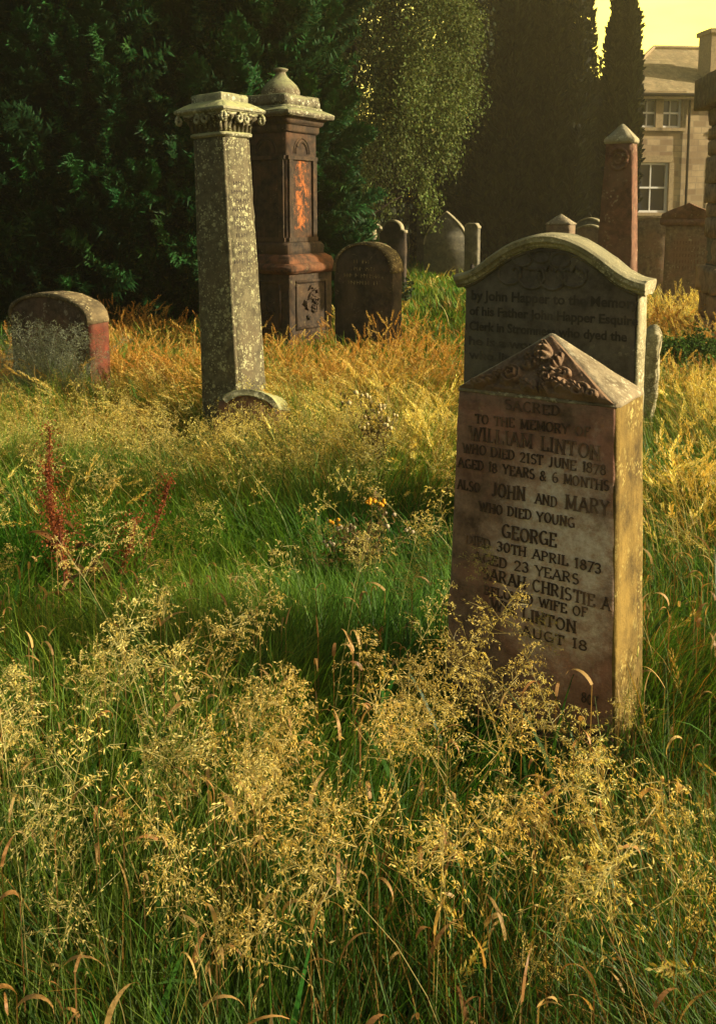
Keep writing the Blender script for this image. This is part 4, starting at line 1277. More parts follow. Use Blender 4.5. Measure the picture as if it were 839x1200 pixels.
def yew(label, x, y, h, rad, n, seed, tone=(.017, .021, .010), top=1.0, z0=.1, group='dark yews in front of the house'):
    """Irish yew: steep columns of tight shoots that end in separate points"""
    t = empty('yew_tree', (x, y, gz(x, y)), 0); tag(t, label, 'tree', group); foot(x, y, 0, rad * .5, rad * .5)
    trunk_mesh('trunk', t, h * .7, .3, .08, seed, 8, rad * .5, 1.0)
    r = np.random.default_rng(seed); s = Soup()
    NS = 30
    sa = r.uniform(0, 6.28, NS); sr = rad * np.sqrt(r.uniform(0, 1, NS)) * .82
    sh = h * (1 - .22 * (sr / rad) ** 2) * r.uniform(.82, 1.0, NS)
    sw = r.uniform(.20, .36, NS) * rad * .62
    k = r.integers(0, NS, n); zf = r.uniform(0, 1, n)
    lean = .55 + .45 * np.sin(np.clip(zf * 1.15, 0, 1) * math.pi * .62) ** .8
    w = sw[k] * np.clip((1 - zf) * 3.4, .10, 1) ** .8
    a = r.uniform(0, 6.28, n); q = r.uniform(.55, 1.08, n) ** .7
    P = np.stack([sr[k] * np.cos(sa[k]) * lean + w * np.cos(a) * q, sr[k] * np.sin(sa[k]) * lean + w * np.sin(a) * q, z0 + zf * (sh[k] - z0)], -1)
    TV = np.array([[-.10, 0, 0], [.10, 0, 0], [.26, .04, .5], [-.26, .04, .5], [.05, 0, 1], [-.05, 0, 1], [0, -.10, 0], [0, .1, 0], [.04, .26, .5], [.04, -.26, .5], [0, .05, 1], [0, -.05, 1]], float)
    TQ = np.array([[0, 1, 2, 3], [3, 2, 4, 5], [6, 7, 8, 9], [9, 8, 10, 11]]); TC = np.ones((12, 3))
    d = np.stack([np.cos(a) * .8, np.sin(a) * .8, np.full(n, 1.1)], -1) + r.normal(0, .35, (n, 3))
    tint = np.array(tone)[None] * r.uniform(.6, 1.5, (n, 1)) * r.uniform(.35, 1.7, NS)[k][:, None]
    s.add(*inst(TV, TQ, TC, P, rot_frames(d, r.uniform(0, 6.28, n), r.uniform(.14, .32, n) * (1 - .5 * zf)), tint))
    s.build('crown', M['conifer'], t)


yew('huge black-green yew, leftmost of the dark columnar group', at_d(590, 200, 27).x, 27, 12.5, 2.1, 30000, 301)
yew('dark yew with pointed shoots in the middle of the columnar group', at_d(650, 200, 26).x, 26, 10.5, 1.02, 24000, 302)
yew('narrow yew with a ragged spire against the yellow sky, nearest the house', at_d(725, 200, 24.5).x, 24.5, 8.5, .52, 22000, 303)
yew('yew filling the gap at the back of the dark group', at_d(625, 200, 30).x, 30.5, 12.0, 1.8, 14000, 304)


yew('squat yew closing the gap low between the narrow yew and the middle one', at_d(699, 200, 28).x, 28.5, 6.3, .8, 12000, 305)


def round_shrub(name, label, px, d, h, rad, n, seed, tone, ls=.05):
    x, y, z = loc(px, d)
    leafy(name, label, x, y, h, .05, rad, n, seed, tone, ls, cz=h * .5, clumps=60, droop=.08, trunk=False)


for i, (px_, lab) in enumerate(((395, 'dark laurel bush in deep shade behind the leaning cypress skirt'), (462, 'dark laurel bush under the drooping branches behind the flat-topped slab'), (535, 'dark laurel bush at the foot of the leftmost yew'))):
    round_shrub('laurel_bush', lab, px_, 31, 4.8, 2.3, 16000, 410 + i, (.016, .022, .01), .17)
round_shrub('green_bush', 'low leafy green bush at the foot of the rough stone pier', 800, 9.4, .5, .6, 7000, 401, (.06, .12, .02), .035)
round_shrub('green_bush', 'small dark bush in front of the yews left of the gothic-pointed gravestone', 415, 15.5, .9, .9, 7000, 402, (.03, .05, .02), .06)
# ------------------------------------------------------------------ meadow
def clear(x, y, pad=0.0):
    ok = np.ones(len(x), bool)
    for fx, fy, rz, hw, hd in FOOT:
        c, s_ = math.cos(rz), math.sin(rz)
        u = (x - fx) * c + (y - fy) * s_; v = -(x - fx) * s_ + (y - fy) * c
        ok &= ~((np.abs(u) < hw + pad) & (np.abs(v) < hd + pad))
    return ok


def field(n, d0, d1, power, margin=.7, spread=.43):
    """points in the wedge in front of the camera, density falling with distance"""
    u = rng.uniform(0, 1, n)
    p = 2 - power
    d = (d0 ** p + u * (d1 ** p - d0 ** p)) ** (1 / p) if abs(p) > 1e-6 else d0 * (d1 / d0) ** u
    x = rng.uniform(-1, 1, n) * (spread * d + margin)
    ok = clear(x, d)
    # plants thinned under the cypresses so dark soil stands in for deep shade
    ok &= ~((x < -.4 + .25 * np.sin(d * 3)) & (d > 12.2 + .4 * np.sin(x * 2.3)) & (rng.uniform(0, 1, n) < .9))
    return x[ok], d[ok]


def nz2(x, y, s, seed=0.0):
    return np.array([mnoise.noise(Vector((a * s + seed, b * s - seed, seed))) for a, b in zip(x, y)])


def gauss(x, y, px, py, sx, sy, z=0.0):
    c = at_z(px, py, z); return np.exp(-((x - c.x) / sx) ** 2 - ((y - c.y) / sy) ** 2)


GREEN = np.array([.075, .23, .014]); DEEP = np.array([.020, .075, .009]); LIME = np.array([.30, .36, .035])
GOLD = np.array([.52, .33, .055]); ORANGE = np.array([.50, .22, .03]); PALEG = np.array([.78, .70, .20]); RUST = np.array([.20, .07, .025])
TAN = np.array([.50, .30, .10])


def zones(x, y):
    """how dry the sward is, in world space: straw belt 6-12 m out on the left, tussocks round the stones"""
    n = nz2(x, y, .9, 3.0) * .75 + nz2(x, y, 2.6, 7.0) * .45
    dry = .12 + .85 * np.exp(-((y - 8.2) / 2.3) ** 2) * (1 / (1 + np.exp((x - 1.0) * 3)))
    dry += .75 * np.exp(-((x - .45) / .38) ** 2 - ((y - 5.9) / 1.3) ** 2)          # tussock left of the curved stone
    dry += .62 / (1 + np.exp(-(x - .33 * y - .10) * 6)) * (y > 1.9) * np.clip(1.25 - y / 30, 0, 1) * np.where(y < 6, .55, 1.0)  # right of the stones
    dry += .7 * np.exp(-((y - 15) / 5) ** 2) * (x > 2.5)
    dry += .08 * (y > 11) * (x < 2.5)
    dry -= .75 * np.exp(-((x + .35) / .95) ** 2 - ((y - 3.6) / 1.15) ** 2)          # lush green pocket
    dry -= .55 * np.exp(-((x - 3.6) / .7) ** 2 - ((y - 9.3) / 1.2) ** 2)
    return np.clip(dry + n, 0, 1)


def lerp(a, b, f): return a + (b - a) * f[:, None]


def canopy(x, y):
    """shorter sward trodden in front of the nearest stone and in the green hollow"""
    c = 1 - .55 * np.exp(-((x - .42) / .32) ** 2 - ((y - 2.1) / .55) ** 2)
    c *= 1 - .2 * np.exp(-((x + .2) / .8) ** 2 - ((y - 3.9) / 1.0) ** 2)
    c *= 1 + .35 * np.exp(-((x + 2.3) / .9) ** 2 - ((y - 7.1) / .5) ** 2)
    c *= 1 - .3 * np.exp(-((x + .9) / .5) ** 2 - ((y - 6.1) / .7) ** 2)
    return c


def long_grass():
    s = Soup()
    for (n, d0, d1, pw, wk, Lr) in ((46000, .75, 3.2, 1.0, .0042, (.28, .55)), (100000, 2.6, 9.0, 1.35, .0052, (.24, .46)), (90000, 8.0, 40, 1.9, .012, (.22, .42))):
        x, y = field(n, d0, d1, pw); m = len(x)
        dry = zones(x, y)
        L = rng.uniform(*Lr, m) * (.7 + .5 * np.clip(nz2(x, y, 1.1, 5) + .5, 0, 1)) * canopy(x, y)
        L *= np.where((y > 12), .8, 1.0)
        w = wk * rng.uniform(.6, 1.5, m) * np.clip(y / 8, 1, 4) ** (1 if d0 > 7 else 0)
        swirl = nz2(x, y, .55, 1.7) * 5 + math.pi * .8
        az = swirl + rng.normal(0, 1.0, m)
        base = np.stack([x, y, ground(x, y) - .02], -1)
        V, Q, P = ribbons(base, L, w, az, rng.uniform(.02, .35, m), rng.uniform(.3, 1.7, m), rng.normal(0, .8, m), 4)
        f = rng.uniform(0, 1, m)
        col = lerp(np.tile(DEEP, (m, 1)), GREEN, np.clip(f * 1.3, 0, 1))
        lime = np.clip(nz2(x, y, .8, 12) * 1.4 + .42 + .4 * (y > 4.6), 0, 1) * rng.uniform(0, 1, m)
        col = lerp(col, LIME, lime * .8)
        isdry = rng.uniform(0, 1, m) < dry * .4
        col[isdry] = lerp(np.tile(GOLD * .8, (isdry.sum(), 1)), ORANGE * .7, rng.uniform(0, 1, isdry.sum()))
        col *= rng.uniform(.75, 1.3, (m, 1)) * (1 - .38 * np.exp(-(y / 2.3) ** 4))[:, None]  # blades nearest the camera coloured darker, painting in the foreground shade
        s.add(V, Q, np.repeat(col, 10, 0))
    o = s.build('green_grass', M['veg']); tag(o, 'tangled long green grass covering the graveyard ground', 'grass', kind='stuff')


long_grass()


def foxtail(seed, L=.12, n=46, r=.010):
    """narrow dry seed head along +Z"""
    g = np.random.default_rng(seed); s = Soup()
    for i in range(n):
        f = i / n; a = g.uniform(0, 6.28); l = L * g.uniform(.12, .2) * (1.15 - .5 * f)
        p = np.array([0, 0, f * L]); d = np.array([math.cos(a) * .5, math.sin(a) * .5, .85]); sd = np.array([-math.sin(a), math.cos(a), 0]) * r * .22
        q = p + np.array([math.cos(a), math.sin(a), 0]) * r * .3
        s.add([q, q + d * l * .5 + sd, q + d * l, q + d * l * .5 - sd], [[0, 1, 2, 3]], np.ones(3) * g.uniform(.75, 1.25))
    return np.concatenate(s.V), np.concatenate(s.Q), np.concatenate(s.C)


def panicle(seed, H=.17, W=.07, whorls=10, per=4, spk=8, ls=.0098, droop=.5, lw=.14):
    """open grass panicle: whorls of hair-thin branches hung with pointed husks. +Z is the stem"""
    g = np.random.default_rng(seed); s = Soup()
    def hair(p, q, w=.0006, c=.6):
        d = q - p; sd = np.cross(d, g.normal(0, 1, 3)); sd = sd / (np.linalg.norm(sd) + 1e-9) * w
        s.add([p - sd, p + sd, q + sd * .6, q - sd * .6], [[0, 1, 2, 3]], np.ones(3) * c)
    def husk(p, d, L):
        d = d / (np.linalg.norm(d) + 1e-9); a = np.cross(d, g.normal(0, 1, 3)); a /= np.linalg.norm(a) + 1e-9; b = np.cross(d, a)
        c = g.uniform(.7, 1.35)
        w = L * lw
        s.add([p, p + d * L * .4 + a * w, p + d * L, p + d * L * .4 - a * w, p + d * L * .4 + b * w * .8, p + d * L * .4 - b * w * .8], [[0, 1, 2, 3], [0, 4, 2, 5]], np.ones(3) * c)
    hair(np.zeros(3), np.array([0, 0, H]), .0009)
    for i in range(whorls):
        f = i / whorls; z = H * f; bl = W * (1 - f) ** .7 * 1.1 + .012
        for j in range(per if f < .8 else 2):
            a = g.uniform(0, 6.28); up = g.uniform(.25, .9); l = bl * g.uniform(.55, 1.15)
            d = np.array([math.cos(a), math.sin(a), up]); d /= np.linalg.norm(d)
            p = np.array([0, 0, z]); q = p + d * l; q2 = q + np.array([math.cos(a), math.sin(a), up - droop * 1.3]) * l * .5
            hair(p, q); hair(q, q2)
            for k in range(spk):
                t_ = g.uniform(.35, 1.0); b = p + (q - p) * min(1, t_ * 1.5) if t_ < .66 else q + (q2 - q) * (t_ - .66) * 3
                o = g.normal(0, .006, 3)
                husk(b + o * .5, np.array([math.cos(a) * .6, math.sin(a) * .6, .1 - droop]) + g.normal(0, .5, 3), ls * g.uniform(.7, 1.25))
    return np.concatenate(s.V), np.concatenate(s.Q), np.concatenate(s.C)


FOX = [foxtail(k) for k in range(4)]
PAN = [panicle(20 + k, H=.15 + .02 * (k % 4), W=.055 + .012 * (k % 3)) for k in range(8)]
PANF = [panicle(60 + k, H=.13, W=.05, whorls=7, per=3, spk=3, ls=.013) for k in range(4)]


def heads_on(s, P, tpl, size, tint, nod=.35):
    """put a seed head on the end of every stem"""
    tip = P[:, -1]; d = P[:, -1] - P[:, -2]; d = d / np.linalg.norm(d, axis=1, keepdims=True)
    m = len(tip); d[:, 2] -= nod * rng.uniform(0, 1, m)
    pick = rng.integers(0, len(tpl), m); Mx = rot_frames(d, rng.uniform(0, 6.28, m), size)
    for q in range(len(tpl)):
        k = pick == q
        if k.any(): s.add(*inst(*tpl[q], tip[k], Mx[k], tint[k]))


def straw_grass():
    s = Soup()
    for (n, d0, d1, pw, wk) in ((9000, 1.6, 5.0, 1.0, .0022), (42000, 4.4, 13.0, 1.3, .0036), (22000, 11, 34, 1.8, .010)):
        x, y = field(n, d0, d1, pw); dry = zones(x, y)
        keep = rng.uniform(0, 1, len(x)) < np.clip(dry * 1.4 - .42, 0, 1)
        x, y, dry = x[keep], y[keep], dry[keep]; m = len(x)
        tuss = np.clip(nz2(x, y, 1.6, 21) * 1.6 + .5, 0, 1.1)
        L = rng.uniform(.26, .62, m) * (.5 + .6 * tuss) * np.where(y > 4.5, .8, 1.0) * canopy(x, y)
        # the belt in front of the monuments is laid over towards the left
        lodged = np.exp(-((y - 6.3) / 1.3) ** 2) / (1 + np.exp((x - .3) * 4))
        az = np.where(rng.uniform(0, 1, m) < lodged * 1.2, rng.normal(math.pi * .93, .35, m), rng.uniform(0, 6.28, m))
        th0 = rng.uniform(.0, .25, m) + lodged * .45
        base = np.stack([x, y, ground(x, y) - .02], -1)
        wid = wk * rng.uniform(.6, 1.3, m) * (np.clip(y / 11, 1, 3) if d0 > 10 else 1)
        V, Q, P = ribbons(base, L, wid, az, th0, rng.uniform(.1, 1.4, m) + lodged * .3, rng.normal(0, .8, m), 4, .4)
        f = np.clip(rng.uniform(0, 1, m) * .7 + nz2(x, y, .9, 31) * .6 + .15, 0, 1)
        hot = np.clip((y - 6.6) / 1.8, 0, 1) * (y < 12)
        c = lerp(np.tile(PALEG, (m, 1)), GOLD, f); c = lerp(c, ORANGE, np.clip(hot * (.3 + f) * .9, 0, .8))
        rust = np.clip(nz2(x, y, .7, 44) * 3 - .95, 0, 1); c = lerp(c, RUST, rust * .8)
        c *= rng.uniform(.7, 1.25, (m, 1))
        s.add(V, Q, np.repeat(c, 10, 0))
        h = rng.uniform(0, 1, m) < (.75 if d0 < 10 else .4)
        heads_on(s, P[h], FOX, rng.uniform(.7, 1.2, h.sum()) * (1.15 if d0 < 10 else 2.0), c[h] * 1.15)
    o = s.build('straw_grass', M['straw']); tag(o, 'golden dry grass stems with narrow seed heads', 'grass', kind='stuff')


straw_grass()


def flowering_grass():
    """the feathery yellow seed heads that stand above the foreground"""
    s = Soup()
    X, Y, LL = [], [], []
    def clump(px, py, n, sx, sy, zt=.62, L=(.5, .72)):
        c = at_z(px, py, zt)
        X.append(rng.normal(c.x, sx, n)); Y.append(rng.normal(c.y, sy, n)); LL.append(rng.uniform(*L, n))
    # clumps: where the bright masses of the meadow stand
    clump(185, 1010, 3, 0.034, 0.045, .60); clump(160, 1060, 2, 0.038, 0.038, .55)
    clump(350, 930, 7, 0.083, 0.075, .55); clump(400, 900, 4, 0.068, 0.075, .52); clump(300, 950, 3, 0.075, 0.060, .5); clump(380, 1000, 4, 0.075, 0.060, .5)
    clump(540, 900, 6, 0.068, 0.075, .55); clump(560, 980, 4, 0.060, 0.075, .5); clump(545, 1060, 2, 0.053, 0.053, .5); clump(510, 1010, 2, 0.075, 0.075, .5)
    clump(570, 800, 4, 0.045, 0.105, .55); clump(590, 730, 4, 0.045, 0.090, .55); clump(600, 850, 2, 0.045, 0.075, .45); clump(555, 690, 2, 0.038, 0.075, .6)
    clump(178, 755, 6, 0.075, 0.120, .5); clump(210, 800, 3, 0.090, 0.105, .45); clump(250, 740, 3, 0.150, 0.150, .42)
    clump(30, 970, 3, 0.060, 0.060, .5); clump(15, 1030, 2, 0.038, 0.045, .5); clump(50, 870, 3, 0.105, 0.090, .5); clump(40, 760, 3, 0.120, 0.150, .5)
    clump(648, 1020, 2, 0.030, 0.038, .45, (.40, .55)); clump(735, 1035, 2, 0.038, 0.038, .45, (.40, .55)); clump(700, 870, 2, 0.045, 0.045, .45); clump(690, 760, 2, 0.038, 0.030, .55)
    clump(735, 930, 2, 0.038, 0.045, .42); clump(110, 960, 3, 0.090, 0.075, .42); clump(240, 900, 3, 0.090, 0.090, .42)
    clump(490, 720, 3, 0.135, 0.188, .45); clump(470, 830, 3, 0.112, 0.150, .45); clump(830, 760, 2, 0.090, 0.165, .5); clump(820, 860, 2, 0.075, 0.090, .45)
    clump(390, 1100, 2, 0.090, 0.045, .42); clump(560, 1130, 2, 0.090, 0.038, .42); clump(250, 1080, 2, 0.075, 0.038, .4); clump(780, 1060, 2, 0.060, 0.045, .4)
    x = np.concatenate(X); y = np.concatenate(Y); L = np.concatenate(LL)
    xu, yu = field(36, 1.2, 5.2, .9); x = np.concatenate([x, xu]); y = np.concatenate([y, yu]); L = np.concatenate([L, rng.uniform(.36, .62, len(xu))])
    L = L * (1 - (1 - canopy(x, y)) / (1 + np.exp(-(x - .25) * 22)))
    ok = clear(x, y, .02) & (y > .95); x, y, L = x[ok], y[ok], L[ok]; m = len(x)
    base = np.stack([x, y, ground(x, y) - .02], -1)
    V, Q, P = ribbons(base, L, np.full(m, .0018), rng.uniform(0, 6.28, m), rng.uniform(0, .22, m), rng.uniform(.1, .7, m), rng.normal(0, 1, m), 5, .5)
    warm = np.clip(nz2(x, y, 2.2, 51) + .45, 0, 1)
    c = lerp(np.tile(np.array([.82, .76, .30]), (m, 1)), np.array([.80, .60, .18]), warm) * rng.uniform(.75, 1.2, (m, 1))
    s.add(V, Q, np.repeat(c * .6, 12, 0))
    heads_on(s, P, PAN, rng.uniform(.65, 1.05, m), c, .4)
    # paler haze of panicles over the mid-distance belt
    x, y = field(2600, 3.8, 8.2, 1.2); dry = zones(x, y)
    belt = np.exp(-((y - 6.0) / 1.2) ** 2) / (1 + np.exp((x - .7) * 5)); k = rng.uniform(0, 1, len(x)) < np.clip(belt * 1.1 - .02, 0, 1)
    x, y = x[k], y[k]; m = len(x); lod = np.exp(-((y - 6.2) / 1.3) ** 2)
    base = np.stack([x, y, ground(x, y) - .02], -1)
    az = rng.normal(math.pi * .93, .5, m)
    V, Q, P = ribbons(base, rng.uniform(.30, .50, m), np.full(m, .0030), az, rng.uniform(.05, .3, m) + lod * .4, rng.uniform(.2, .9, m), rng.normal(0, 1, m), 4, .5)
    c = lerp(np.tile(np.array([.80, .74, .24]), (m, 1)), np.array([.80, .64, .20]), rng.uniform(0, 1, m)) * rng.uniform(.75, 1.2, (m, 1))
    s.add(V, Q, np.repeat(c * .7, 10, 0)); heads_on(s, P, PANF, rng.uniform(.8, 1.3, m), c, .3)
    o = s.build('flowering_grass', M['seed']); tag(o, 'feathery yellow flowering grass heads standing above the green sward', 'grass', kind='stuff')


flowering_grass()


def dead_leaves():
    """broad curled straw-brown blades in the foreground"""
    s = Soup()
    x, y = field(1100, 1.0, 3.4, .6); m = len(x)
    L = rng.uniform(.04, .12, m); z = ground(x, y) + rng.uniform(.14, .42, m)
    V, Q, P = ribbons(np.stack([x, y, z], -1), L, rng.uniform(.004, .010, m), rng.uniform(0, 6.28, m), rng.uniform(0, .9, m), rng.uniform(1.2, 3.4, m), rng.normal(0, .7, m), 7, .15, .5)
    c = lerp(np.tile(np.array([.60, .40, .14]), (m, 1)), np.array([.40, .19, .06]), rng.uniform(0, 1, m)) * rng.uniform(.6, 1.3, (m, 1))
    s.add(V, Q, np.repeat(c, 16, 0))
    V, Q, P = ribbons(np.stack([x, y, ground(x, y) - .02], -1), z + .02 - ground(x, y), np.full(m, .0035), np.zeros(m), np.zeros(m), np.zeros(m), rng.normal(0, 1, m), 2, .7)
    s.add(V, Q, np.repeat(c * .6, 6, 0))
    # a few broad fresh green blades
    x, y = field(420, .95, 3.6, .4); m = len(x)
    V, Q, P = ribbons(np.stack([x, y, ground(x, y)], -1), rng.uniform(.3, .55, m), rng.uniform(.009, .018, m), rng.uniform(0, 6.28, m), rng.uniform(.05, .4, m), rng.uniform(.4, 1.9, m), rng.normal(0, .6, m), 7, .06, .3)
    s.add(V, Q, np.repeat(np.array([.04, .12, .012])[None] * rng.uniform(.6, 1.5, (m, 1)), 16, 0))
    bl = np.array([[.22, 1.02, .30, .012, .2, .7, 1.5], [.50, 1.06, .38, .015, 1.0, .25, .5], [.30, 1.10, .30, .010, 2.7, .5, 1.0], [-.15, 1.35, .45, .012, 1.2, .3, .6], [.02, 2.45, .50, .013, .9, .2, 1.0],
                   [.06, 2.50, .55, .012, 1.4, .15, .8], [-.32, 1.25, .40, .014, 2.2, .2, 1.2]])
    V, Q, P = ribbons(np.stack([bl[:, 0], bl[:, 1], np.full(7, .02) + .12 * (bl[:, 1] < 1.2)], -1), bl[:, 2], bl[:, 3], bl[:, 4], bl[:, 5], bl[:, 6], np.full(7, .4), 9, .06, .4)
    s.add(V, Q, np.repeat(np.tile(np.array([[.05, .22, .02]]), (7, 1)), 20, 0))
    o = s.build('withered_leaves', M['straw']); tag(o, 'curled withered brown and fresh broad grass leaves in the foreground', 'grass', kind='stuff')


dead_leaves()


# ---- single plants ----------------------------------------------------------------
def dock(label, px, py, d, h, seed, rust=(.30, .09, .03)):
    g = np.random.default_rng(seed); p = at_d(px, py, d)
    t = empty('dock_plant', (p.x, d, gz(p.x, d)), 0); tag(t, label, 'plant', 'rusty dock plants left of the green hollow')
    h = p.z - gz(p.x, d)
    bm = bmesh.new(); lx = g.uniform(-.04, .04)
    st = [(lx * k, .03 * math.sin(k + seed), h * .96 * k / 5) for k in range(6)]; tube(bm, st, .0045, .0022, 6); obj('stem', bm, M['dockstem'], t)
    s = Soup(); N = 620
    f = g.uniform(.42, 1.0, N); k = (f * 4.8)
    P = np.stack([lx * 5 * f, .03 * np.sin(f * 4.8 + seed), h * f], -1)
    br = g.uniform(0, 1, N) < .6; a = np.where(br, np.round(g.uniform(0, 6.28, N) / 1.05) * 1.05, g.uniform(0, 6.28, N))
    rr = np.where(br, g.uniform(0, .13, N) * (1.25 - f), g.uniform(.002, .018, N) * (1.3 - .8 * f))
    P[:, 0] += np.cos(a) * rr; P[:, 1] += np.sin(a) * rr; P[:, 2] += np.where(br, rr * 1.6, 0)
    TV = np.array([[0, 0, 0], [.5, 0, .5], [0, 0, 1], [-.5, 0, .5], [0, .5, .5], [0, -.5, .5]], float); TQ = np.array([[0, 1, 2, 3], [0, 4, 2, 5]])
    s.add(*inst(TV, TQ, np.ones((6, 3)), P, rot_frames(g.normal(0, 1, (N, 3)), g.uniform(0, 6.28, N), g.uniform(.004, .011, N)), np.array(rust)[None] * g.uniform(.55, 1.6, (N, 1))))
    s.build('seed_spike', M['straw'], t)
    s = Soup(); m = 5
    V, Q, P_ = ribbons(np.stack([np.zeros(m), np.zeros(m), g.uniform(.05, h * .4, m)], -1), g.uniform(.12, .22, m), g.uniform(.02, .035, m), g.uniform(0, 6.28, m), g.uniform(.3, .8, m), g.uniform(.8, 1.8, m), g.normal(0, .3, m), 6, .1, .5)
    s.add(V, Q, np.repeat(np.array([[.16, .07, .02]]) * g.uniform(.6, 1.3, (m, 1)), 14, 0)); s.build('leaf_rosette', M['straw'], t)


M['dockstem'] = flat_mat('dock_stalk', (.13, .04, .02), .7, .2, .3, 40)
for a in (('tallest rust-red dock spike, leftmost of the dock group', 58, 500, 3.9, 0, 1), ('short brown dock beside the tallest spike', 80, 548, 3.85, 0, 2),
          ('dark rusty dock left of the forked one', 98, 585, 3.7, 0, 3), ('slender rusty dock spike with bare tip at the right of the group', 150, 565, 3.9, 0, 4),
          ('brown-red dock low in the middle of the group', 125, 610, 3.7, 0, 5), ('crooked dark dock spike nearest the camera in the group', 68, 600, 3.45, 0, 6)):
    dock(*a)


def ball(bm, c, r, seg=8):
    m = bmesh.ops.create_icosphere(bm, subdivisions=2, radius=r)
    for v in m['verts']:
        v.co += v.co.normalized() * r * .25 * mnoise.noise(v.co * 300 + Vector(c) * 9)
        v.co += Vector(c)


M['fluff'] = flat_mat('thistledown', (.50, .41, .26), .95, .1, .25, 200, .5)
M['yellow'] = flat_mat('yellow_petals', (.80, .36, .02), .7, .2, .25, 120)
M['stalk'] = flat_mat('green_stalk', (.09, .085, .03), .7, .2, .3, 50)
M['umbel'] = flat_mat('dry_cream_florets', (.55, .45, .22), .9, .1, .3, 150)


def ragwort(label, d, heads, base_px, seed, kinds):
    g = random.Random(seed); b = at_d(base_px, 300, d)
    t = empty('ragwort_plant', (b.x, d, gz(b.x, d)), 0); tag(t, label, 'plant')
    bs = bmesh.new(); P = [at_d(px, py, d + g.uniform(-.14, .14)) - Vector((b.x, d, gz(b.x, d))) for px, py in heads]
    fork = Vector((0, 0, min(p.z for p in P) * .62)); tube(bs, [(0, 0, 0), (.01, .01, fork.z * .5), fork], .006, .005, 6)
    for p in P:
        m = fork.lerp(p, .5) + Vector((g.uniform(-.02, .02), 0, -.03)); tube(bs, [fork, m, p], .003, .0016, 5)
    obj('stem', bs, M['stalk'], t)
    for kind, mat, r in kinds:
        for i, p in enumerate(P):
            if kind[i % len(kind)] == '1':
                bm = bmesh.new()
                for _ in range(g.randint(2, 5)):
                    bm = bmesh.new()
                    c = p + Vector((g.uniform(-.028, .028), g.uniform(-.03, .03), g.uniform(-.012, .014)))
                    ball(bm, c, r * g.uniform(.7, 1.15))
                    obj('flower_head', bm, M[mat], t, True)
    s = Soup(); gg = np.random.default_rng(seed); n = 1000
    k = gg.integers(0, len(P), n); f = gg.uniform(.0, 1.05, n); PP = np.array([list(p) for p in P]); F = np.array(list(fork))
    Q0 = F + (PP[k] - F) * f[:, None] + gg.normal(0, .022, (n, 3))
    V, Q, _ = ribbons(Q0, gg.uniform(.015, .05, n), gg.uniform(.004, .009, n), gg.uniform(0, 6.28, n), gg.uniform(.2, 1.4, n), gg.uniform(.2, 1.2, n), gg.normal(0, .6, n), 2, .2, .6)
    s.add(V, Q, np.repeat(np.where(gg.uniform(0, 1, (n, 1)) < .5, np.array([[.16, .14, .035]]), np.array([[.20, .13, .045]])) * gg.uniform(.4, 1.7, (n, 1)), 6, 0)); s.build('foliage', M['veg'], t)


ragwort('ragwort gone to white fluffy seed balls with one yellow cluster, in the green hollow', 4.05,
        [(400, 622), (412, 618), (422, 632), (432, 628), (405, 632), (452, 612), (445, 590), (436, 588), (385, 640), (370, 655), (482, 622), (455, 600), (392, 612)], 430, 3,
        [('1111110010110', 'fluff', .0095), ('0000001100001', 'yellow', .010)])
ragwort('pale cream seed umbels on dark stalks, standing in front of the golden tussock', 5.3,
        [(405, 470), (420, 462), (432, 464), (442, 480), (432, 490), (450, 492), (455, 500), (425, 500), (440, 506), (462, 488), (448, 476)], 444, 5,
        [('1', 'umbel', .012)])
ragwort('small fading ragwort with dull seed balls low in the green grass below the yellow one', 3.6,
        [(415, 720), (430, 730), (446, 715), (455, 735), (405, 742), (436, 745)], 432, 6, [('1', 'umbel', .009)])


def silver_bush():
    x, y, z = loc(50, 7.3); t = empty('silvery_bush', (x, y, z), 0)
    tag(t, 'silvery grey feathery bush in front of the low brown gravestone', 'shrub')
    s = Soup(); g = np.random.default_rng(9); m = 300
    bx = np.stack([g.normal(0, .13, m), g.normal(0, .08, m), np.zeros(m)], -1)
    az = g.uniform(0, 6.28, m)
    V, Q, P = ribbons(bx, g.uniform(.35, .85, m) * np.exp(-(bx[:, 0] / .30) ** 2), np.full(m, .004), az, g.uniform(0, .55, m), g.uniform(.1, .7, m), g.normal(0, 1, m), 5, .5)
    c = np.array([[.34, .38, .26]]) * g.uniform(.6, 1.25, (m, 1)); s.add(V, Q, np.repeat(c * .6, 12, 0))
    heads_on(s, P, PANF, g.uniform(.7, 1.2, m), c, .1); s.build('foliage', M['seed'], t)


silver_bush()
# ------------------------------------------------------------------ light, air, camera
SUN_AZ = R(98)      # clockwise from the viewing direction (+Y) towards +X
SUN_EL = R(22)
sd = Vector((math.sin(SUN_AZ) * math.cos(SUN_EL), math.cos(SUN_AZ) * math.cos(SUN_EL), math.sin(SUN_EL)))
sl = bpy.data.lights.new('sun', 'SUN'); sl.energy = 5.0; sl.angle = R(.6); sl.color = (1.0, .87, .62)
so = bpy.data.objects.new('sun', sl); COL.objects.link(so); so.rotation_euler = (-sd).to_track_quat('-Z', 'Y').to_euler()

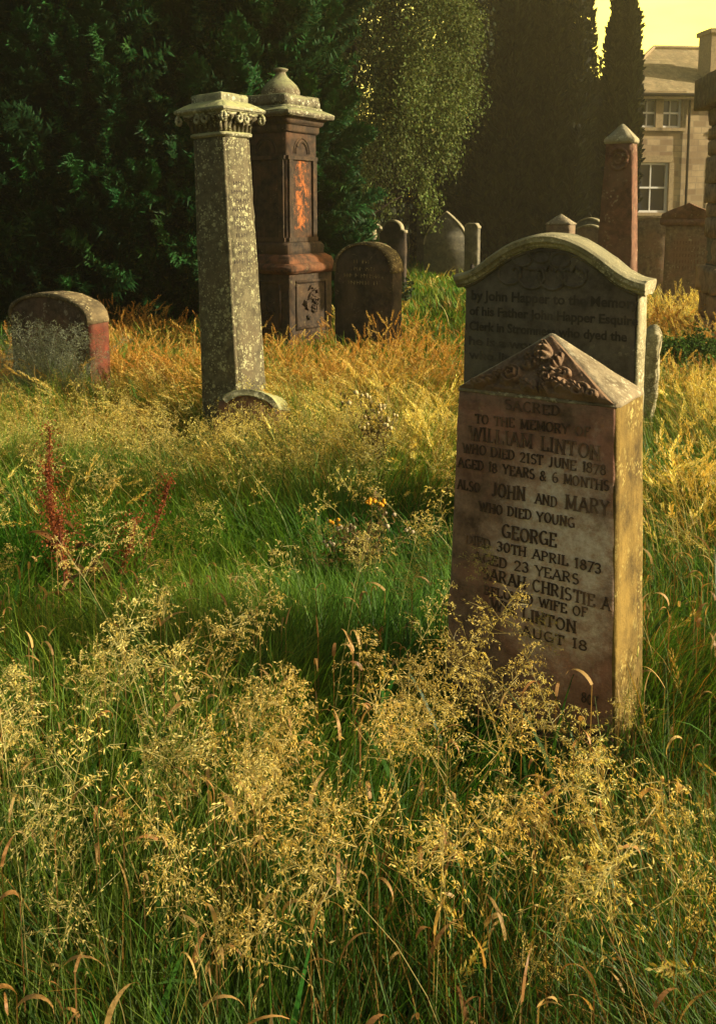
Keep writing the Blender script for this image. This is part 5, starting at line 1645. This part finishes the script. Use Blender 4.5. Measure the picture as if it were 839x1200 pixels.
w = bpy.data.worlds.new('World'); scene.world = w; w.use_nodes = True; nt = w.node_tree; nt.nodes.clear()
wo = nt.nodes.new('ShaderNodeOutputWorld'); bg = nt.nodes.new('ShaderNodeBackground')
sky = nt.nodes.new('ShaderNodeTexSky'); sky.sky_type = 'NISHITA'; sky.sun_disc = False
sky.sun_elevation = SUN_EL; sky.sun_rotation = SUN_AZ; sky.dust_density = 4.0; sky.air_density = 1.5
mx = nt.nodes.new('ShaderNodeMix'); mx.data_type = 'RGBA'; mx.blend_type = 'MULTIPLY'; mx.inputs[0].default_value = 1.0
mx.inputs[7].default_value = (1.0, .92, .70, 1)
nt.links.new(sky.outputs[0], mx.inputs[6])
# evening glow: a broad warm brightening of the sky low beyond the house
tc = nt.nodes.new('ShaderNodeTexCoord'); dt = nt.nodes.new('ShaderNodeVectorMath'); dt.operation = 'DOT_PRODUCT'
gd = Vector((math.sin(R(26)), math.cos(R(26)), .26)).normalized(); dt.inputs[1].default_value = gd
nt.links.new(tc.outputs['Generated'], dt.inputs[0])
mp = nt.nodes.new('ShaderNodeMath'); mp.operation = 'MAXIMUM'; mp.inputs[1].default_value = 0; nt.links.new(dt.outputs['Value'], mp.inputs[0])
pw = nt.nodes.new('ShaderNodeMath'); pw.operation = 'POWER'; pw.inputs[1].default_value = 11.0; nt.links.new(mp.outputs[0], pw.inputs[0])
cn = nt.nodes.new('ShaderNodeTexNoise'); cn.inputs['Scale'].default_value = 2.2; cn.inputs['Detail'].default_value = 5
cm = nt.nodes.new('ShaderNodeMapping'); cm.inputs['Scale'].default_value = (1, 1, 3.5); nt.links.new(tc.outputs['Generated'], cm.inputs['Vector']); nt.links.new(cm.outputs[0], cn.inputs['Vector'])
rm = nt.nodes.new('ShaderNodeValToRGB'); rm.color_ramp.elements[0].position = .42; rm.color_ramp.elements[1].position = .58
rm.color_ramp.elements[0].color = (1.0, .70, .02, 1); rm.color_ramp.elements[1].color = (1.2, .95, .08, 1); nt.links.new(cn.outputs['Fac'], rm.inputs['Fac'])
gm = nt.nodes.new('ShaderNodeMix'); gm.data_type = 'RGBA'; gm.blend_type = 'MULTIPLY'; gm.inputs[0].default_value = 1
nt.links.new(rm.outputs[0], gm.inputs[6])
sc = nt.nodes.new('ShaderNodeMath'); sc.operation = 'MULTIPLY'; sc.inputs[1].default_value = 34.0; nt.links.new(pw.outputs[0], sc.inputs[0])
nt.links.new(sc.outputs[0], gm.inputs[7])
ad = nt.nodes.new('ShaderNodeMix'); ad.data_type = 'RGBA'; ad.blend_type = 'ADD'; ad.inputs[0].default_value = 1
nt.links.new(mx.outputs[2], ad.inputs[6]); nt.links.new(gm.outputs[2], ad.inputs[7])
nt.links.new(ad.outputs[2], bg.inputs[0]); bg.inputs[1].default_value = .065; nt.links.new(bg.outputs[0], wo.inputs[0])

HAZE = 0.0026
if HAZE > 0:
    bm = bmesh.new(); bm_box(bm, (5, 22, 7.0), (70, 60, 17.0))
    t = NT('haze_air'); pv = t.n('ShaderNodeVolumePrincipled'); pv.inputs['Density'].default_value = HAZE
    pv.inputs['Color'].default_value = (.95, .87, .68, 1); pv.inputs['Anisotropy'].default_value = .65
    t.l(pv.outputs[0], t.out.inputs['Volume'])
    o = obj('haze', bm, t.m); tag(o, 'thin warm evening haze in the air', 'haze', kind='stuff')

cam = bpy.data.cameras.new('camera'); co = bpy.data.objects.new('camera', cam); COL.objects.link(co)
co.location = (0, 0, CAM_H); co.rotation_euler = (math.pi / 2 - PITCH, 0, 0)
cam.sensor_fit = 'VERTICAL'; cam.sensor_height = 36; cam.sensor_width = 36; cam.lens = 36 * FPX / 1200
cam.shift_y = -(600 - CYP) / 1200
cam.clip_start = .05; cam.clip_end = 3000
scene.camera = co

scene.render.engine = 'CYCLES'
scene.cycles.max_bounces = 7; scene.cycles.diffuse_bounces = 2; scene.cycles.transmission_bounces = 4; scene.cycles.volume_bounces = 0
scene.cycles.transparent_max_bounces = 4
scene.view_settings.view_transform = 'Standard'; scene.view_settings.look = 'None'; scene.view_settings.exposure = 0.8; scene.view_settings.gamma = 1.0
scene.view_settings.use_curve_mapping = False
